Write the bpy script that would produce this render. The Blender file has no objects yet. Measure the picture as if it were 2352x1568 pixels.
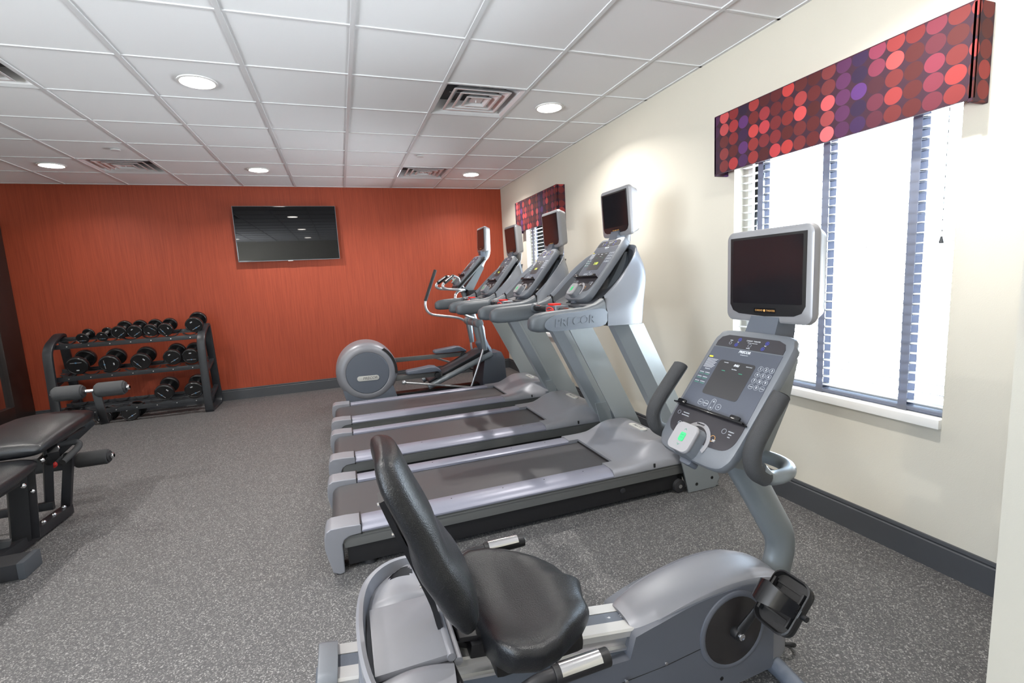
import bpy, bmesh, math, random
from mathutils import Matrix, Vector, Euler
R = math.radians
sc = bpy.context.scene
COL = sc.collection

# ---------------------------------------------------------------- camera
FPX = 1098.19
YAW, PIT, ROL = 0.33751, 0.13281, -0.05285
fw = Vector((math.sin(YAW)*math.cos(PIT), math.cos(YAW)*math.cos(PIT), -math.sin(PIT)))
rt = Vector((math.cos(YAW), -math.sin(YAW), 0)); up = rt.cross(fw)
rt2 = rt*math.cos(ROL)+up*math.sin(ROL); up2 = -rt*math.sin(ROL)+up*math.cos(ROL)
cd = bpy.data.cameras.new('camera'); cam = bpy.data.objects.new('camera', cd); COL.objects.link(cam)
cam.matrix_world = Matrix(((rt2.x, up2.x, -fw.x, 1.0307), (rt2.y, up2.y, -fw.y, -6.4236), (rt2.z, up2.z, -fw.z, 1.4056), (0, 0, 0, 1)))
cd.sensor_width = 36; cd.lens = FPX/2352*36; cd.clip_start = .02; cd.clip_end = 200
sc.camera = cam
sc.view_settings.view_transform = 'Standard'; sc.view_settings.look = 'None'
sc.view_settings.gamma = 1; sc.view_settings.use_curve_mapping = False
sc.view_settings.exposure = -1.62
sc.cycles.max_bounces = 8; sc.cycles.diffuse_bounces = 5; sc.cycles.glossy_bounces = 4; sc.cycles.transparent_max_bounces = 12
sc.cycles.sample_clamp_indirect = 8; sc.cycles.caustics_reflective = False; sc.cycles.caustics_refractive = False

# ---------------------------------------------------------------- room numbers
XL, XR, YB, YF, H = -2.51, 3.45, .638, -8.8, 2.734
T = .6096
WIN = {1: (-5.14, -3.95), 2: (-1.46, -.33)}
WZ = (.69, 2.12)
LIGHTS = [(x, y) for x in (-1.524, .305, 2.743) for y in (-.305, -2.743, -5.182, -7.62) if not (x > 2.7 and y < -7)]
VENTS = [(2.134, -2.743), (2.134, -.305), (-.914, -.305), (-.914, -2.743)]

# ---------------------------------------------------------------- world and daylight
w = bpy.data.worlds.new('sky'); sc.world = w; w.use_nodes = True
bg = w.node_tree.nodes['Background']; bg.inputs[1].default_value = 78.0
_tc = w.node_tree.nodes.new('ShaderNodeTexCoord'); _sp = w.node_tree.nodes.new('ShaderNodeSeparateXYZ'); _cr = w.node_tree.nodes.new('ShaderNodeValToRGB')
w.node_tree.links.new(_tc.outputs['Generated'], _sp.inputs[0]); _mr = w.node_tree.nodes.new('ShaderNodeMapRange'); _mr.inputs[1].default_value = -1; _mr.inputs[2].default_value = 1
w.node_tree.links.new(_sp.outputs[2], _mr.inputs[0]); w.node_tree.links.new(_mr.outputs[0], _cr.inputs[0]); w.node_tree.links.new(_cr.outputs[0], bg.inputs[0])
_cr.color_ramp.elements[0].position = .47; _cr.color_ramp.elements[0].color = (2.7, 2.85, 3.0, 1)      # lower half, added brighter than the sky to lift the ceiling
_cr.color_ramp.elements[1].position = .53; _cr.color_ramp.elements[1].color = (.66, .80, .98, 1)       # hazy sky
for k, (y0, y1) in WIN.items():       # sampling portals in the window openings (guide the sky light, give none)
    ld = bpy.data.lights.new('window_portal', 'AREA'); ld.shape = 'RECTANGLE'; ld.size = WZ[1]-WZ[0]; ld.size_y = y1-y0
    ld.cycles.is_portal = True
    lo = bpy.data.objects.new('window_portal', ld); COL.objects.link(lo)
    lo.location = (XR+.10, (y0+y1)/2, sum(WZ)/2); lo.rotation_euler = (0, R(90), 0)
ld = bpy.data.lights.new('window_portal', 'AREA'); ld.shape = 'RECTANGLE'; ld.size = 1.3; ld.size_y = 2.0; ld.cycles.is_portal = True
lo = bpy.data.objects.new('window_portal', ld); COL.objects.link(lo); lo.location = (XL-.10, -7.2, 1.55); lo.rotation_euler = (0, R(-90), 0)  # portal for the added fill window in the left wall
LAMP_W = 40

# ---------------------------------------------------------------- materials
def new_mat(name):
    m = bpy.data.materials.new(name); m.use_nodes = True
    nt = m.node_tree; return m, nt, nt.nodes['Principled BSDF']
def srgb(r, g, b):
    f = lambda c: ((c/255+.055)/1.055)**2.4 if c > 10 else c/255/12.92
    return (f(r), f(g), f(b), 1)
def mat(name, col, rough=.5, metal=0, noise=0, nscale=40, bump=0, bscale=200, coat=0, spec=.5):
    m, nt, p = new_mat(name)
    p.inputs['Base Color'].default_value = col if len(col) == 4 else (*col, 1)
    p.inputs['Roughness'].default_value = rough; p.inputs['Metallic'].default_value = metal
    p.inputs['Specular IOR Level'].default_value = spec
    if coat: p.inputs['Coat Weight'].default_value = coat; p.inputs['Coat Roughness'].default_value = .12
    tc = nt.nodes.new('ShaderNodeTexCoord')
    if noise:
        n = nt.nodes.new('ShaderNodeTexNoise'); n.inputs['Scale'].default_value = nscale; n.inputs['Detail'].default_value = 4
        nt.links.new(tc.outputs['Object'], n.inputs['Vector'])
        mx = nt.nodes.new('ShaderNodeMix'); mx.data_type = 'RGBA'
        c = m_c = p.inputs['Base Color'].default_value[:]
        mx.inputs[6].default_value = tuple(v*(1-noise) for v in c[:3])+(1,); mx.inputs[7].default_value = tuple(min(1, v*(1+noise)) for v in c[:3])+(1,)
        nt.links.new(n.outputs[0], mx.inputs[0]); nt.links.new(mx.outputs[2], p.inputs['Base Color'])
    if bump:
        n2 = nt.nodes.new('ShaderNodeTexNoise'); n2.inputs['Scale'].default_value = bscale; n2.inputs['Detail'].default_value = 3
        nt.links.new(tc.outputs['Object'], n2.inputs['Vector'])
        b = nt.nodes.new('ShaderNodeBump'); b.inputs['Strength'].default_value = bump; b.inputs['Distance'].default_value = .002
        nt.links.new(n2.outputs[0], b.inputs['Height']); nt.links.new(b.outputs[0], p.inputs['Normal'])
    return m
def emis(name, col, s):
    m, nt, p = new_mat(name)
    p.inputs['Base Color'].default_value = (*col, 1); p.inputs['Emission Color'].default_value = (*col, 1); p.inputs['Emission Strength'].default_value = s
    return m
M = {}
M['wall'] = mat('cream_wallcovering', (.60, .57, .49), .8, noise=.03, nscale=3, bump=.25, bscale=350)
M['ceil'] = mat('ceiling_tile', (.92, .92, .93), .9, noise=.02, nscale=300, bump=.3, bscale=500)
M['grid'] = mat('ceiling_grid_white', (.72, .73, .74), .4)
M['alu_vent'] = mat('diffuser_metal', (.82, .82, .83), .3, metal=.25)
M['vent_dark'] = mat('vent_plenum', (.05, .05, .055), .5)
M['white'] = mat('white_paint', (.82, .82, .80), .4)
M['base'] = mat('baseboard_grey', srgb(58, 60, 64), .55, noise=.05)
M['darkwood'] = mat('espresso_wood', (.018, .012, .011), .35, noise=.3, nscale=12)
M['black'] = mat('black_plastic', (.009, .009, .010), .45, bump=.2, bscale=600, spec=.35)
M['blacksatin'] = mat('black_satin_metal', (.010, .010, .012), .38, spec=.4)
M['gloss'] = mat('glossy_black', (.008, .008, .009), .12)
M['screen'] = mat('screen_glass', (.003, .003, .004), .02, spec=.28)
M['screen2'] = mat('monitor_glass', (.01, .01, .012), .10, spec=.8)
M['rubber'] = mat('dark_rubber', (.011, .011, .013), .7, bump=.4, bscale=300)
M['foam'] = mat('grey_foam', (.030, .031, .033), .8, bump=.6, bscale=500)
M['leather'] = mat('black_vinyl', (.0085, .009, .0105), .33, bump=.5, bscale=300, spec=.38)
M['silver'] = mat('silver_paint', srgb(126, 127, 133), .40, metal=.2, noise=.02, bump=.06, bscale=800)
M['silver2'] = mat('silver_rail', srgb(122, 123, 136), .38, metal=.2)
M['grey'] = mat('mid_grey_plastic', srgb(104, 108, 114), .42, metal=.15, bump=.15, bscale=700)
M['slate'] = mat('slate_plastic', srgb(80, 86, 96), .45, metal=.1, bump=.2, bscale=600)
M['arm'] = mat('arm_grey_plastic', srgb(74, 79, 84), .45, metal=.1, bump=.35, bscale=500)
M['olive'] = mat('brushed_extrusion', srgb(98, 99, 98), .42, metal=.4)
M['upright'] = mat('upright_silver', srgb(172, 180, 184), .30, metal=.65)
M['belt'] = mat('belt_rubber', srgb(57, 56, 58), .42, noise=.06, nscale=200, bump=.3, bscale=900)
M['lightgrey'] = mat('light_grey_plastic', srgb(140, 139, 142), .4)
M['panel_dark'] = mat('console_dark', srgb(50, 48, 52), .5, spec=.3)
M['panel_blue'] = mat('console_slate', srgb(74, 78, 88), .55, spec=.3)
M['lcd'] = mat('console_lcd', (.022, .022, .025), .40)
M['ink'] = mat('white_ink', srgb(215, 218, 222), .5)
M['ink2'] = mat('grey_ink', srgb(160, 165, 172), .5)
M['green'] = mat('green_key', srgb(40, 190, 110), .4)
M['tealink'] = mat('teal_ink', srgb(60, 150, 120), .5)
M['amber'] = mat('amber_ink', srgb(215, 160, 90), .5)
M['yellow'] = mat('yellow_ink', srgb(225, 210, 60), .5)
M['blueink'] = mat('blue_ink', srgb(60, 70, 170), .5)
M['led'] = emis('yellow_led', (.6, .7, .1), .6)
M['red'] = mat('red_plastic', srgb(205, 40, 35), .4)
M['chrome'] = mat('chrome', (.75, .75, .77), .15, metal=1)
M['steel'] = mat('brushed_steel', (.70, .70, .70), .28, metal=.9)
M['alu'] = mat('anodised_aluminium', (.56, .56, .56), .33, metal=.5)
M['tape'] = mat('blind_tape', srgb(70, 76, 92), .8, noise=.25, nscale=120)
M['slat'] = mat('blind_slat', (.85, .85, .85), .4)
M['outlet'] = mat('outlet_white', (.8, .8, .78), .4)
M['rackgrey'] = mat('rack_charcoal', srgb(40, 42, 46), .40, metal=.2)
M['emblem'] = mat('emblem_metal', srgb(200, 200, 195), .35, metal=.3)
M['mirror'] = mat('mirror_silver', (.85, .85, .85), .02, metal=1)

def _n(nt, t, **k):
    n = nt.nodes.new(t)
    for a, b in k.items(): setattr(n, a, b)
    return n
def _math(nt, op, a, b=None, c=None):
    n = nt.nodes.new('ShaderNodeMath'); n.operation = op
    for i, v in enumerate((a, b, c)):
        if v is None: continue
        if isinstance(v, (int, float)): n.inputs[i].default_value = v
        else: nt.links.new(v, n.inputs[i])
    return n.outputs[0]
def floor_mat():
    m, nt, p = new_mat('rubber_floor_flecked')
    tc = _n(nt, 'ShaderNodeTexCoord')
    v = _n(nt, 'ShaderNodeTexVoronoi'); v.inputs['Scale'].default_value = 230; nt.links.new(tc.outputs['Object'], v.inputs['Vector'])
    r = _n(nt, 'ShaderNodeSeparateColor'); nt.links.new(v.outputs['Color'], r.inputs[0])
    cr = _n(nt, 'ShaderNodeValToRGB'); nt.links.new(r.outputs[0], cr.inputs[0]); cr.color_ramp.interpolation = 'CONSTANT'
    e = cr.color_ramp.elements
    e[0].position = 0; e[0].color = (.044, .0435, .045, 1); e[1].position = .42; e[1].color = (.062, .060, .061, 1)
    for pos, c in ((.66, (.090, .088, .088, 1)), (.80, (.135, .13, .128, 1)), (.93, (.225, .22, .215, 1))):
        q = e.new(pos); q.color = c
    nt.links.new(cr.outputs[0], p.inputs['Base Color']); p.inputs['Roughness'].default_value = .62
    n = _n(nt, 'ShaderNodeTexNoise'); n.inputs['Scale'].default_value = 220; nt.links.new(tc.outputs['Object'], n.inputs['Vector'])
    b = _n(nt, 'ShaderNodeBump'); b.inputs['Strength'].default_value = .35; b.inputs['Distance'].default_value = .002
    nt.links.new(n.outputs[0], b.inputs['Height']); nt.links.new(b.outputs[0], p.inputs['Normal'])
    return m
def red_mat():
    m, nt, p = new_mat('red_woven_wallcovering')
    tc = _n(nt, 'ShaderNodeTexCoord')
    mp = _n(nt, 'ShaderNodeMapping'); mp.inputs['Scale'].default_value = (1, 1, .035); nt.links.new(tc.outputs['Object'], mp.inputs['Vector'])
    n = _n(nt, 'ShaderNodeTexNoise'); n.inputs['Scale'].default_value = 90; n.inputs['Detail'].default_value = 5; nt.links.new(mp.outputs[0], n.inputs['Vector'])
    n2 = _n(nt, 'ShaderNodeTexNoise'); n2.inputs['Scale'].default_value = 260; nt.links.new(tc.outputs['Object'], n2.inputs['Vector'])
    s = _math(nt, 'MULTIPLY_ADD', n2.outputs[0], .5, n.outputs[0]); s = _math(nt, 'MULTIPLY', s, .667)
    cr = _n(nt, 'ShaderNodeValToRGB'); nt.links.new(s, cr.inputs[0]); e = cr.color_ramp.elements
    e[0].position = .3; e[0].color = (.225, .034, .013, 1); e[1].position = .7; e[1].color = (.335, .057, .023, 1)
    nt.links.new(cr.outputs[0], p.inputs['Base Color']); p.inputs['Roughness'].default_value = .6; p.inputs['Specular IOR Level'].default_value = .35
    b = _n(nt, 'ShaderNodeBump'); b.inputs['Strength'].default_value = .2; b.inputs['Distance'].default_value = .002
    nt.links.new(s, b.inputs['Height']); nt.links.new(b.outputs[0], p.inputs['Normal'])
    return m
def valance_mat():
    # rows of round dots in reds, pinks and purples on a dark maroon cloth
    m, nt, p = new_mat('dotted_valance_cloth')
    tc = _n(nt, 'ShaderNodeTexCoord'); sp = _n(nt, 'ShaderNodeSeparateXYZ'); nt.links.new(tc.outputs['Object'], sp.inputs[0])
    h = _math(nt, 'ADD', sp.outputs[1], sp.outputs[0])
    P = .0745
    u = _math(nt, 'DIVIDE', h, P); v = _math(nt, 'DIVIDE', sp.outputs[2], P*.97)
    iu = _math(nt, 'FLOOR', u); iv = _math(nt, 'FLOOR', v)
    du = _math(nt, 'SUBTRACT', _math(nt, 'SUBTRACT', u, iu), .5); dv = _math(nt, 'SUBTRACT', _math(nt, 'SUBTRACT', v, iv), .5)
    d = _math(nt, 'SQRT', _math(nt, 'ADD', _math(nt, 'MULTIPLY', du, du), _math(nt, 'MULTIPLY', dv, dv)))
    inside = _math(nt, 'LESS_THAN', d, .485)
    cc = _n(nt, 'ShaderNodeCombineXYZ'); nt.links.new(iu, cc.inputs[0]); nt.links.new(iv, cc.inputs[1])
    wn = _n(nt, 'ShaderNodeTexWhiteNoise', noise_dimensions='2D'); nt.links.new(cc.outputs[0], wn.inputs['Vector'])
    nz = _n(nt, 'ShaderNodeTexNoise', noise_dimensions='1D'); nz.inputs['Scale'].default_value = .31; nz.inputs['Detail'].default_value = 0
    nt.links.new(_math(nt, 'ADD', iu, 3.4), nz.inputs['W'])
    hue = _n(nt, 'ShaderNodeValToRGB'); nt.links.new(nz.outputs[0], hue.inputs[0]); e = hue.color_ramp.elements
    e[0].position = .30; e[0].color = (.13, .035, .22, 1); e[1].position = .72; e[1].color = (.42, .04, .05, 1)
    for pos, c in ((.42, (.22, .03, .07, 1)), (.50, (.48, .035, .03, 1)), (.58, (.75, .12, .13, 1)), (.65, (.40, .03, .03, 1))):
        q = e.new(pos); q.color = c
    br = _math(nt, 'MULTIPLY_ADD', _math(nt, 'POWER', wn.outputs[0], 2.4), .78, .12)
    dot = _n(nt, 'ShaderNodeMix', data_type='RGBA', blend_type='MULTIPLY'); dot.inputs[0].default_value = 1
    cb = _n(nt, 'ShaderNodeCombineXYZ'); [nt.links.new(br, cb.inputs[i]) for i in range(3)]
    nt.links.new(hue.outputs[0], dot.inputs[6]); nt.links.new(cb.outputs[0], dot.inputs[7])
    mx = _n(nt, 'ShaderNodeMix', data_type='RGBA'); mx.inputs[6].default_value = (.028, .005, .016, 1)
    nt.links.new(inside, mx.inputs[0]); nt.links.new(dot.outputs[2], mx.inputs[7])
    nt.links.new(mx.outputs[2], p.inputs['Base Color']); p.inputs['Roughness'].default_value = .8
    return m
def translucent(name, col, k):
    m, nt, p = new_mat(name); p.inputs['Base Color'].default_value = (*col, 1); p.inputs['Roughness'].default_value = .6
    t = _n(nt, 'ShaderNodeBsdfTranslucent'); t.inputs[0].default_value = (*col, 1)
    mx = _n(nt, 'ShaderNodeMixShader'); mx.inputs[0].default_value = k
    nt.links.new(p.outputs[0], mx.inputs[1]); nt.links.new(t.outputs[0], mx.inputs[2]); nt.links.new(mx.outputs[0], nt.nodes['Material Output'].inputs[0]); return m
M['slat'] = translucent('blind_slat_white', (.88, .88, .88), .45)
M['tape'] = translucent('blind_tape_cloth', (.34, .36, .43), .6)
def glass_mat():
    m, nt, p = new_mat('window_glass')
    out = nt.nodes['Material Output']; nt.nodes.remove(p)
    t = _n(nt, 'ShaderNodeBsdfTransparent'); t.inputs[0].default_value = (.95, .97, .97, 1)
    g = _n(nt, 'ShaderNodeBsdfGlossy'); g.inputs['Roughness'].default_value = .02
    f = _n(nt, 'ShaderNodeFresnel'); f.inputs[0].default_value = 1.45
    mx = _n(nt, 'ShaderNodeMixShader'); nt.links.new(f.outputs[0], mx.inputs[0]); nt.links.new(t.outputs[0], mx.inputs[1]); nt.links.new(g.outputs[0], mx.inputs[2])
    nt.links.new(mx.outputs[0], out.inputs[0]); return m
def canvas_mat():
    m, nt, p = new_mat('abstract_canvas')
    tc = _n(nt, 'ShaderNodeTexCoord'); sp = _n(nt, 'ShaderNodeSeparateXYZ'); nt.links.new(tc.outputs['Object'], sp.inputs[0])
    cr = _n(nt, 'ShaderNodeValToRGB'); nt.links.new(_math(nt, 'MULTIPLY', sp.outputs[2], 8), cr.inputs[0]); cr.color_ramp.interpolation = 'CONSTANT'
    e = cr.color_ramp.elements; e[0].position = 0; e[0].color = srgb(200, 60, 105); e[1].position = .17; e[1].color = srgb(140, 138, 132)
    q = e.new(.45); q.color = srgb(95, 60, 130)
    nt.links.new(cr.outputs[0], p.inputs['Base Color']); return m
M['floor'] = floor_mat(); M['redwall'] = red_mat(); M['valance'] = valance_mat(); M['glass'] = glass_mat(); M['canvas'] = canvas_mat()

# ---------------------------------------------------------------- mesh helpers
def cat(pts, n=6, closed=False):
    P = [Vector(p) for p in pts]; out = []; N = len(P)
    rng = N if closed else N-1
    for i in range(rng):
        if closed: a, b, c, d = P[i-1], P[i], P[(i+1) % N], P[(i+2) % N]
        else: a, b, c, d = P[max(0, i-1)], P[i], P[i+1], P[min(N-1, i+2)]
        for k in range(n):
            t = k/n
            out.append(.5*((2*b)+(c-a)*t+(2*a-5*b+4*c-d)*t*t+(3*b-a-3*c+d)*t**3))
    if not closed: out.append(P[-1])
    return out
def rrect(w, h, r, n=5, cx=0, cy=0):
    r = min(r, w/2-1e-4, h/2-1e-4); o = []
    for (sx, sy, a0) in ((1, 1, 0), (-1, 1, 90), (-1, -1, 180), (1, -1, 270)):
        for k in range(n+1):
            a = R(a0+90*k/n); o.append((cx+sx*(w/2-r)+r*math.cos(a), cy+sy*(h/2-r)+r*math.sin(a)))
    return o
def circ(r, n=24, cx=0, cy=0, ry=None):
    ry = ry or r
    return [(cx+r*math.cos(2*math.pi*k/n), cy+ry*math.sin(2*math.pi*k/n)) for k in range(n)]
def frame(u, v, o):
    u = Vector(u).normalized(); v = Vector(v).normalized(); n = u.cross(v)
    return Matrix(((u.x, v.x, n.x, o[0]), (u.y, v.y, n.y, o[1]), (u.z, v.z, n.z, o[2]), (0, 0, 0, 1)))
class MB:
    def __init__(s): s.bm = bmesh.new()
    def _add(s, t, Mx=None, bev=0, bseg=2, ang=30):
        if bev > 0:
            t.normal_update()
            ed = [e for e in t.edges if len(e.link_faces) == 2 and e.calc_face_angle(0) > R(ang)]
            if ed: bmesh.ops.bevel(t, geom=ed, offset=bev, segments=bseg, profile=.7, affect='EDGES', clamp_overlap=True)
        if Mx is not None: t.transform(Mx)
        me = bpy.data.meshes.new('t'); t.to_mesh(me); t.free(); s.bm.from_mesh(me); bpy.data.meshes.remove(me); return s
    def box(s, x0, x1, y0, y1, z0, z1, Mx=None, bev=0, bseg=2):
        t = bmesh.new(); bmesh.ops.create_cube(t, size=1)
        for v in t.verts: v.co = Vector(((x0+x1)/2+v.co.x*(x1-x0), (y0+y1)/2+v.co.y*(y1-y0), (z0+z1)/2+v.co.z*(z1-z0)))
        return s._add(t, Mx, bev, bseg)
    def bar(s, a, b, w, h, bev=0, upv=(0, 0, 1)):
        a = Vector(a); b = Vector(b); z = (b-a); L = z.length; z.normalize(); x = Vector(upv).cross(z)
        if x.length < 1e-4: x = Vector((1, 0, 0))
        x.normalize(); y = z.cross(x)
        Mx = Matrix(((x.x, y.x, z.x, a.x), (x.y, y.y, z.y, a.y), (x.z, y.z, z.z, a.z), (0, 0, 0, 1)))
        return s.box(-w/2, w/2, -h/2, h/2, 0, L, Mx, bev)
    def prism(s, poly, a, b, axis='z', Mx=None, bev=0, bseg=2, ang=30):
        t = bmesh.new(); f = {'z': lambda p, h: (p[0], p[1], h), 'y': lambda p, h: (p[0], h, p[1]), 'x': lambda p, h: (h, p[0], p[1])}[axis]
        A = [t.verts.new(f(p, a)) for p in poly]; B = [t.verts.new(f(p, b)) for p in poly]; n = len(poly)
        t.faces.new(A); t.faces.new(B[::-1])
        for i in range(n): t.faces.new((A[i], B[i], B[(i+1) % n], A[(i+1) % n]))
        bmesh.ops.recalc_face_normals(t, faces=t.faces)
        return s._add(t, Mx, bev, bseg, ang)
    def loft(s, secs, cap=True, closed=True, Mx=None):
        t = bmesh.new(); V = [[t.verts.new(Vector(p)) for p in q] for q in secs]; n = len(secs[0])
        for a, b in zip(V[:-1], V[1:]):
            for i in range(n if closed else n-1):
                try: t.faces.new((a[i], a[(i+1) % n], b[(i+1) % n], b[i]))
                except ValueError: pass
        if cap and closed:
            t.faces.new(V[0][::-1]); t.faces.new(V[-1])
        bmesh.ops.recalc_face_normals(t, faces=t.faces)
        return s._add(t, Mx)
    def tube(s, pts, r, seg=12, cap=True, ry=None, upv=None, Mx=None):
        P = [Vector(p) for p in pts]; n = len(P); rr = r if isinstance(r, (list, tuple)) else [r]*n
        tan = [(P[min(i+1, n-1)]-P[max(i-1, 0)]).normalized() for i in range(n)]
        ref = Vector(upv) if upv else (Vector((0, 0, 1)) if abs(tan[0].z) < .9 else Vector((0, 1, 0)))
        x = ref.cross(tan[0]).normalized(); secs = []
        for i in range(n):
            if upv: x = Vector(upv).cross(tan[i]).normalized()
            else: x = (x-tan[i]*x.dot(tan[i])).normalized()
            y = tan[i].cross(x); q = (ry*rr[i]/max(rr) if ry else rr[i])
            secs.append([P[i]+x*math.cos(2*math.pi*k/seg)*rr[i]+y*math.sin(2*math.pi*k/seg)*q for k in range(seg)])
        return s.loft(secs, cap, Mx=Mx)
    def cyl(s, a, b, r, seg=20, r2=None, bev=0):
        a = Vector(a); b = Vector(b)
        if bev:
            d = (b-a); L = d.length; d.normalize(); r2 = r2 or r
            return s.tube([a, a+d*bev*.3, a+d*bev, b-d*bev, b-d*bev*.3, b], [r-bev, r-bev*.3, r, r2, r2-bev*.3, r2-bev], seg)
        return s.tube([a, b], [r, r2 if r2 is not None else r], seg)
    def lathe(s, prof, seg=32, Mx=None, cap=True):   # profile (radius, height) about z
        return s.loft([[(r*math.cos(2*math.pi*k/seg), r*math.sin(2*math.pi*k/seg), h) for k in range(seg)] for r, h in prof], cap, Mx=Mx)
    def ring(s, r, w, h0, h1, seg=28, Mx=None, ry=None):
        k = (ry or r)/r
        L = [[(q*math.cos(2*math.pi*i/seg), q*k*math.sin(2*math.pi*i/seg), h) for i in range(seg)] for q, h in ((r-w, h0), (r, h0), (r, h1), (r-w, h1), (r-w, h0))]
        return s.loft(L, False, Mx=Mx)
    def ell(s, c, rad, seg=20, rings=12, Mx=None):
        t = bmesh.new(); bmesh.ops.create_uvsphere(t, u_segments=seg, v_segments=rings, radius=1)
        for v in t.verts: v.co = Vector((c[0]+v.co.x*rad[0], c[1]+v.co.y*rad[1], c[2]+v.co.z*rad[2]))
        return s._add(t, Mx)
    def grid(s, fn, nu, nv, Mx=None, keep=None):
        t = bmesh.new(); V = [[t.verts.new(fn(i/nu, j/nv)) for j in range(nv+1)] for i in range(nu+1)]
        for i in range(nu):
            for j in range(nv):
                if keep and not keep((i+.5)/nu, (j+.5)/nv): continue
                t.faces.new((V[i][j], V[i+1][j], V[i+1][j+1], V[i][j+1]))
        loose = [v for v in t.verts if not v.link_faces]
        if loose: bmesh.ops.delete(t, geom=loose, context='VERTS')
        return s._add(t, Mx)
    def text(s, body, size, Mx, ext=.0004, x=0, y=0, shear=0, bold=0, align='CENTER'):
        c = bpy.data.curves.new('t', 'FONT'); c.body = body; c.size = size; c.align_x = align; c.align_y = 'CENTER'; c.extrude = ext; c.shear = shear
        c.offset = bold; c.resolution_u = 3
        o = bpy.data.objects.new('t', c); me = bpy.data.meshes.new_from_object(o); bpy.data.objects.remove(o); bpy.data.curves.remove(c)
        me.transform(Mx @ Matrix.Translation((x, y, ext))); s.bm.from_mesh(me); bpy.data.meshes.remove(me); return s
    def build(s, name, m, parent=None, sharp=38, sub=0, smooth=True, weld=True):
        bm = s.bm
        if weld and sub: bmesh.ops.remove_doubles(bm, verts=bm.verts, dist=1e-5)
        bm.normal_update()
        for f in bm.faces: f.smooth = smooth
        for e in bm.edges:
            if len(e.link_faces) == 2 and e.calc_face_angle(0) > R(sharp): e.smooth = False
        me = bpy.data.meshes.new(name); bm.to_mesh(me); bm.free()
        me.materials.append(m); o = bpy.data.objects.new(name, me); COL.objects.link(o)
        if parent: o.parent = parent
        if sub:
            md = o.modifiers.new('subdivision', 'SUBSURF'); md.levels = sub; md.render_levels = sub
        return o
def tag(o, label, cat, group=None):
    o['label'] = label; o['category'] = cat
    if group: o['group'] = group
    return o
def thing(name, label, cat, loc=(0, 0, 0), group=None):
    o = bpy.data.objects.new(name, None); COL.objects.link(o); o.location = loc; return tag(o, label, cat, group)
def struct(o): o['kind'] = 'structure'; return o
def copy_tree(o, parent=None, loc=None):
    c = o.copy(); COL.objects.link(c)
    if parent: c.parent = parent
    if loc is not None: c.location = loc
    for ch in list(o.children): copy_tree(ch, c)
    return c
# ================================================================ ROOM
mb = MB(); mb.box(XL-.15, XR+.15, YF-.15, YB+.15, -.08, 0); struct(mb.build('floor', M['floor']))
struct(MB().box(XL-.15, XR+.15, YB, YB+.15, 0, H+.1).build('wall_back', M['redwall']))
mb = MB(); mb.box(XL-.15, XL, -6.2, YB, 0, H+.1); mb.box(XL-.15, XL, YF, -8.2, 0, H+.1); mb.box(XL-.15, XL, -8.2, -6.2, 0, .9); mb.box(XL-.15, XL, -8.2, -6.2, 2.2, H+.1)  # gap left for the added fill window
struct(mb.build('wall_left', M['wall'], smooth=False))
f = MB()
for (a, b_, c, d) in ((-8.2, -8.16, .9, 2.2), (-6.24, -6.2, .9, 2.2), (-7.22, -7.18, .9, 2.2), (-8.2, -6.2, 2.16, 2.2), (-8.2, -6.2, .9, .94)): f.box(XL-.14, XL-.11, a, b_, c, d)
struct(f.build('window_3', M['white'], smooth=False))  # invented window behind the camera, added to bring in fill daylight
struct(MB().box(XL-.15, XR+.15, YF-.15, YF, 0, H+.1).build('wall_front', M['wall']))
JX, JY = 2.60, -5.734
mb = MB(); ys = [YF, WIN[1][0], WIN[1][1], WIN[2][0], WIN[2][1], YB]
for a, b in ((0, 1), (2, 3), (4, 5)): mb.box(XR, XR+.15, ys[a], ys[b], 0, H+.1)
for a, b in ((1, 2), (3, 4)): mb.box(XR, XR+.15, ys[a], ys[b], 0, WZ[0]); mb.box(XR, XR+.15, ys[a], ys[b], WZ[1], H+.1)
mb.box(JX, XR, YF, JY, 0, H+.1)
struct(mb.build('wall_right', M['wall'], smooth=False))
# baseboards
def bb(name, poly_axis, a, b, off, sgn):
    prof = [(0, 0), (.014, 0), (.014, .118), (.009, .124), (.013, .132), (.011, .145), (0, .145)]
    m_ = MB()
    if poly_axis == 'y': m_.prism([(off+sgn*p, z) for p, z in prof], a, b, 'y')
    else: m_.prism([(off+sgn*p, z) for p, z in prof], a, b, 'x')
    return struct(m_.build(name, M['base'], sharp=20))
bb('baseboard_right', 'y', JY, YB, XR, -1)
bb('baseboard_back', 'x', XL, XR, YB, -1)
bb('baseboard_left', 'y', YF, YB, XL, 1)
bb('baseboard_corner', 'y', YF, JY, JX, -1)
bb('baseboard_front', 'x', XL, JX, YF, 1)
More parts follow.
